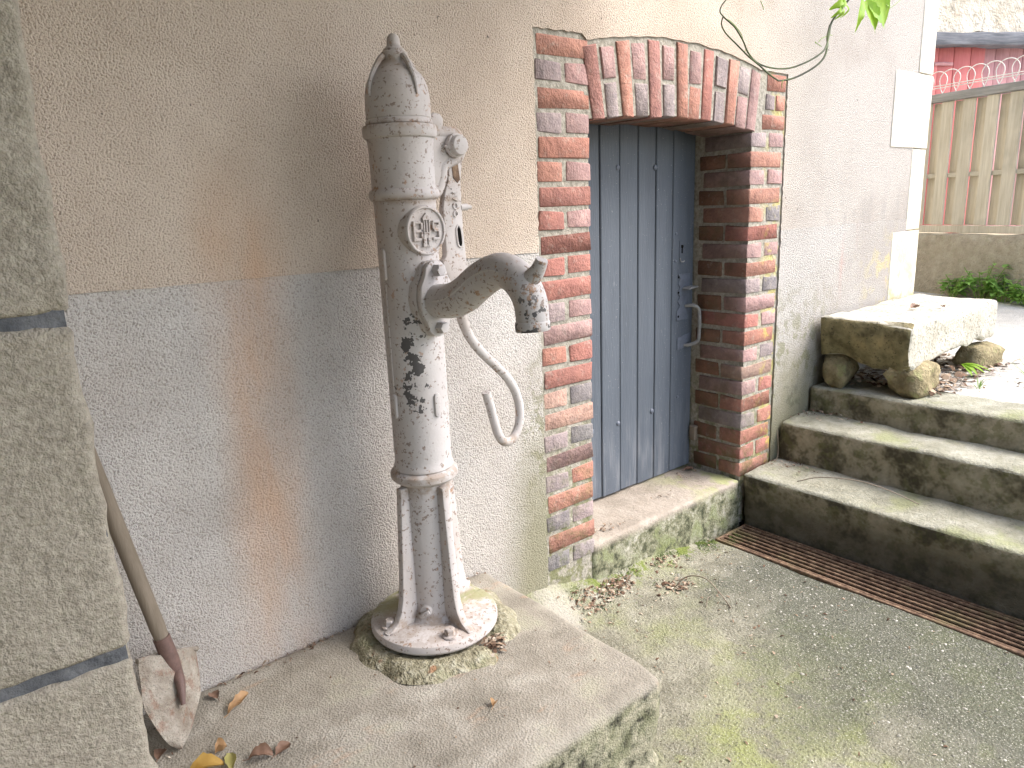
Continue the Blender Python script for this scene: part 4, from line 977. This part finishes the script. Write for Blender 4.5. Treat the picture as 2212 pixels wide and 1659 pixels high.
# ------------------------------------------------------------------ spade leaning behind the pier
spade = empty('spade', (.255, -.19, SLAB)); sl_ = Vector(spade.location)
def spart(name, bm, m, parent=None): bmesh.ops.translate(bm, verts=bm.verts, vec=-sl_); return fin(name, bm, m, parent or spade, 55)
tip = Vector((.266, -.192, SLAB+.004)); top = Vector((.292, -.098, -.918)); ax_ = (top-tip).normalized()
wd = Vector((.83, .42, -.30)); wd = (wd-ax_*wd.dot(ax_)).normalized(); nn_ = wd.cross(ax_); nn_ = nn_ if nn_.y < 0 else -nn_
bm = bmesh.new(); prev = None; NB = 14
for i in range(NB+1):
    t = i/NB; L = .195*t; hw = .074*min(1, (t*1.9)**.62) if t < .55 else .074+.004*(t-.55)
    row = []
    for j in range(9):
        s = (j-4)/4; dish = .020*(1-s*s)*(-1)
        row.append(bm.verts.new(tip+ax_*L+wd*hw*s-nn_*dish*.9*(.5+.5*t)+nn_*(.003*mnoise.noise(Vector((s*3, t*5, 2))))))
    if prev:
        for j in range(8): bm.faces.new((prev[j], prev[j+1], row[j+1], row[j]))
    prev = row
bmesh.ops.recalc_face_normals(bm, faces=bm.faces)
bmesh.ops.solidify(bm, geom=bm.faces[:], thickness=.004)
spart('blade', bm, m_blade)
spart('tread', rough(tube_bm([tip+ax_*.192-wd*.078, tip+ax_*.196-wd*.02, tip+ax_*.196+wd*.02, tip+ax_*.192+wd*.078], .006, 8), .002, 40), m_blade)
HB = Vector((.290, -.106, -.955))+nn_*.014; HD_ = Vector((-.050, .045, .316)).normalized()
def on(t, o=.0): return HB+HD_*t
spart('socket', rough(tube_bm([tip+ax_*.085+nn_*.026, tip+ax_*.13+nn_*.026, on(.0), on(.03), on(.055), on(.09)], [.005, .011, .0150, .0165, .0170, .0170], 14), .0015, 60), m_redpaint)
spart('handle', tube_bm([on(.082), on(.11), on(.2), on(.45), on(.75), on(.9)], [.0140, .0158, .0160, .0165, .0160, .0150], 14), m_handle)
tag(spade, 'old spade with a cement-caked blade leaning behind the stone pier', 'spade')

# ------------------------------------------------------------------ fallen leaves, twigs and litter
def dry_leaf(loc, L, w, rz_, m, label, seed, curl=.6, twist=.6, tilt=0):
    rnd = random.Random(seed); bm = bmesh.new(); prev = None; n = 10
    for i in range(n+1):
        t = i/n; hw = w*math.sin(math.pi*min(1, .04+.93*t))**.7*(1+rnd.uniform(-.12, .12)); row = []
        for j in range(5):
            s = (j-2)/2; tw = twist*(t-.5); lift = curl*hw*(s*s)+rnd.uniform(-.0008, .0008)+.012*curl*math.sin(t*3.1)*tilt
            row.append(bm.verts.new((L*(t-.5), hw*s*math.cos(tw), lift+hw*s*math.sin(tw)+abs(hw*math.sin(tw))+.0015)))
        if prev:
            for j in range(4): bm.faces.new((prev[j], prev[j+1], row[j+1], row[j]))
        prev = row
    tube_bm([(-L*.5, 0, .003), (-L*.5-.012, .002, .003)], .0008, 5, bm)
    o = fin('dry_leaf', bm, m, None, 60); o.location = loc; o.rotation_euler = (0, 0, rz_)
    return tag(o, label, 'leaf', 'dry leaves on the plinth')
ZP = SLAB+.001
dry_leaf((.412, -.128, ZP), .075, .012, R(35), m_dry1, 'long curled tan leaf lying right of the spade blade', 1, 1.0, 1.4)
dry_leaf((.380, -.060, ZP), .030, .012, R(100), m_dry2, 'small brown leaf tucked behind the right edge of the spade', 2)
dry_leaf((.331, -.255, ZP), .026, .012, R(10), m_dry1, 'tiny crumpled orange leaf below the spade tip', 3, 1.6, 1.8)
dry_leaf((.336, -.298, ZP), .050, .011, R(75), m_dry4, 'slim pale yellow-green leaf at the bottom edge of the photo', 4, .7, .5)
dry_leaf((.288, -.290, ZP), .070, .020, R(-15), m_dry3, 'yellow leaf cut off by the bottom edge of the photo', 5, .8, .3, 1)
dry_leaf((.386, -.330, ZP), .048, .017, R(-25), m_dry2, 'larger brown leaf of the pair near the bottom edge', 6, .7, .8, 1)
dry_leaf((.431, -.336, ZP), .038, .014, R(25), m_dry2, 'smaller brown leaf of the pair near the bottom edge', 7, .5, .4)
dry_leaf((.843, -.522, ZP), .018, .008, R(40), m_dry1, 'tiny orange leaf on the plinth in front of the pump', 8, 1.4, 1.2)
dry_leaf((.232, -.178, ZP), .03, .012, R(60), m_dry2, 'brown leaf in the gap between pier and spade', 9)
o = dry_leaf((2.50, .205, -1.154), .05, .014, R(-20), m_dry2, 'brown leaf lying in the corner of the door sill', 10); o['group'] = 'leaves on stone'
o = dry_leaf((3.52, -.26, -.522), .05, .018, R(-10), m_dry2, 'larger dark dry leaf on top of the stone bench', 11, .9, .8); o['group'] = 'leaves on stone'
o = dry_leaf((3.62, -.34, -.522), .028, .010, R(50), m_dry2, 'smaller dark dry leaf on top of the stone bench', 12, .9, .8); o['group'] = 'leaves on stone'
def litter(name, label, n, fn, smin, smax, seed):
    rnd = random.Random(seed); bm = bmesh.new()
    for _ in range(n):
        p, nz_ = fn(rnd); a = rnd.uniform(0, 6.28); L = rnd.uniform(smin, smax); w = L*rnd.uniform(.18, .55)
        d = Vector((math.cos(a), math.sin(a), rnd.uniform(-.1, .45))); s = Vector((-math.sin(a), math.cos(a), rnd.uniform(-.3, .3)))
        p = Vector(p); c = p+d*L*.5+Vector((0, 0, L*.18))
        q = [bm.verts.new(p-s*w*.5), bm.verts.new(p+s*w*.5), bm.verts.new(c+s*w*.6), bm.verts.new(c-s*w*.6), bm.verts.new(p+d*L+s*w*.3), bm.verts.new(p+d*L-s*w*.3)]
        bm.faces.new((q[0], q[1], q[2], q[3])); bm.faces.new((q[3], q[2], q[4], q[5]))
    o = fin(name, bm, m_crumb, None, 0); return tag(o, label, 'litter', None, 'stuff')
def gl_(x, y): return (x, y, ground_z(x, y)+.0015)
def near_wall(r):
    c = r.choice([(1.60, -.05), (1.66, -.06), (1.72, -.05), (1.78, -.06), (1.74, -.06), (1.92, -.15), (1.96, -.18), (2.02, -.05), (1.58, -.08)]); return gl_(c[0]+r.gauss(0, .035), min(-.03, c[1]+r.gauss(0, .022))), 0
litter('wall_foot_litter', 'dry husks and crumbled leaves along the foot of the wall', 420, near_wall, .006, .022, 1)
litter('ground_litter', 'scattered specks of dry plant litter on the courtyard concrete', 260, lambda r: (gl_(r.uniform(1.25, 2.33), -abs(r.gauss(.1, .55))-.03), 0), .003, .014, 2)
def on_pl(r): return (r.uniform(.2, 1.2), r.uniform(-.66, -.02), SLAB+.001), 0
litter('plinth_litter', 'small dark crumbs scattered on the plinth', 130, on_pl, .002, .008, 3)
def pl_edge(r): return (r.uniform(.4, 1.2), -.015-abs(r.gauss(0, .012)), SLAB+.001), 0
litter('plinth_back_litter', 'dirt and husks along the back edge of the plinth', 170, pl_edge, .003, .012, 4)
def hole(r):
    a = 5.1+r.gauss(0, .13); q = .178+r.gauss(0, .012); return (PX+q*math.cos(a), PY+q*math.sin(a), -1.078+r.uniform(0, .012)), 0
litter('bed_hole_litter', 'dry husks stuffed in the broken hole below the pump foot', 90, hole, .008, .026, 5)
litter('sill_litter', 'dark husks on the door sill', 70, lambda r: ((lambda c: (c[0]+r.gauss(0, .03), c[1]+r.gauss(0, .012), -1.153))(r.choice([(1.80, .05), (1.87, .04), (2.5, .2), (2.42, .18), (2.2, .1)])), 0), .004, .016, 6)
def under(r): return (r.uniform(3.2, 4.1), r.uniform(-.52, -.08), -.838+r.uniform(0, .015)), 0
litter('bench_litter', 'brown leaf litter packed under the stone bench', 420, under, .015, .05, 7)
def stp(r):
    k = r.choice([0, 1]); return ((2.75, -1.122) if k == 0 else (3.0, -.951))[0]+r.gauss(.02, .04), -.03-abs(r.gauss(0, .10)), (-1.122 if k == 0 else -.951)
litter('step_litter', 'dry needles and husks in the corners of the steps', 120, lambda r: (stp(r), 0), .004, .018, 8)
litter('terrace_litter', 'specks of litter on the terrace paving', 160, lambda r: ((lambda x, y: (x, y, terr_z(x, y)+.001))(r.uniform(3.4, 4.6), r.uniform(-1.2, -.4)), 0), .004, .02, 9)
def twig(pts, r, label, m=m_handle):
    o = fin('twig', tube_bm(catmull(pts, 6), r, 6), m, None, 60); return tag(o, label, 'twig', 'twigs on the ground')
twig([gl_(1.93, -.17), (1.955, -.205, GZ+.045), (1.97, -.27, GZ+.058), (1.965, -.335, GZ+.03), (1.958, -.375, GZ+.006), (1.94, -.395, GZ+.01)], .0022, 'long arched brown twig on the concrete in front of the door')
twig([gl_(1.96, -.30), (1.925, -.315, GZ+.018), gl_(1.895, -.33)], .0017, 'short straight twig beside the arched one')
twig([(2.60, -.245, -1.112), (2.64, -.32, -1.085), (2.68, -.45, -1.075), (2.70, -.56, -1.09), (2.715, -.66, -1.118)], .0022, 'thin dry stalk arching over the lowest step')
twig([(2.80, -.03, -.99), (2.805, -.035, -1.05), (2.79, -.045, -1.10), (2.76, -.05, -1.118)], .0016, 'pale dry grass stalk at the end of the middle step')
# exposed aggregate: small pebbles bedded in the worn concrete, and raised moss in the angle of the wall
def mk_peb():
    b = B('aggregate_pebble', .85, .2); oi = b.nt.nodes.new('ShaderNodeNewGeometry').outputs['Random Per Island']
    return b.out(b.ramp(oi, [(.0, (.10, .10, .085)), (.45, (.20, .195, .165)), (.8, (.33, .32, .28)), (1, (.50, .48, .43))]))
rp_ = random.Random(21); bm = bmesh.new(); t_ = bmesh.new(); bmesh.ops.create_icosphere(t_, subdivisions=1, radius=1)
tv = [v.co.copy() for v in t_.verts]; tf = [[v.index for v in f.verts] for f in t_.faces]; t_.free(); cnt = 0
while cnt < 2600:
    x, y = rp_.uniform(1.55, 2.335), rp_.uniform(-1.75, -.10)
    if rp_.random() > sstep(1.75, 2.25, x-.25*y*.6+.35*mnoise.noise(Vector((x*3, y*3, 7)))): continue
    cnt += 1; r = .0016+.0042*rp_.random()**2.6; sx, sy, a = rp_.uniform(.7, 1.5), rp_.uniform(.7, 1.2), rp_.uniform(0, 3.14); z = ground_z(x, y)
    vs = [bm.verts.new((x+r*(c.x*sx*math.cos(a)-c.y*sy*math.sin(a)), y+r*(c.x*sx*math.sin(a)+c.y*sy*math.cos(a)), z+r*(c.z*.6-.15))) for c in tv]
    for f in tf: bm.faces.new([vs[q] for q in f])
tag(fin('aggregate', bm, mk_peb(), None, 60), 'small pebbles showing in the worn concrete near the drain', 'gravel', None, 'stuff')
m_moss = mk_leaf('cushion_moss', (.045, .075, .012), (.10, .15, .03), .1, .8); bm = bmesh.new(); cnt = 0
while cnt < 1500:
    x = rp_.uniform(1.5, 2.45); y = -.015-abs(rp_.gauss(0, .045))
    if mnoise.noise(Vector((x*9, y*16, 3))) < .12: continue
    cnt += 1; a = rp_.uniform(0, 6.28)
    leaf_bm(bm, (x, y, ground_z(x, y)-.001), (math.cos(a)*.8, math.sin(a)*.8, rp_.uniform(.5, 1.2)), (0, 0, 1), rp_.uniform(.005, .011), .0016, .3, 2)
tag(fin('moss', bm, m_moss, None, 0), 'green moss along the foot of the door sill', 'moss', None, 'stuff')
print('objects', len(bpy.data.objects))
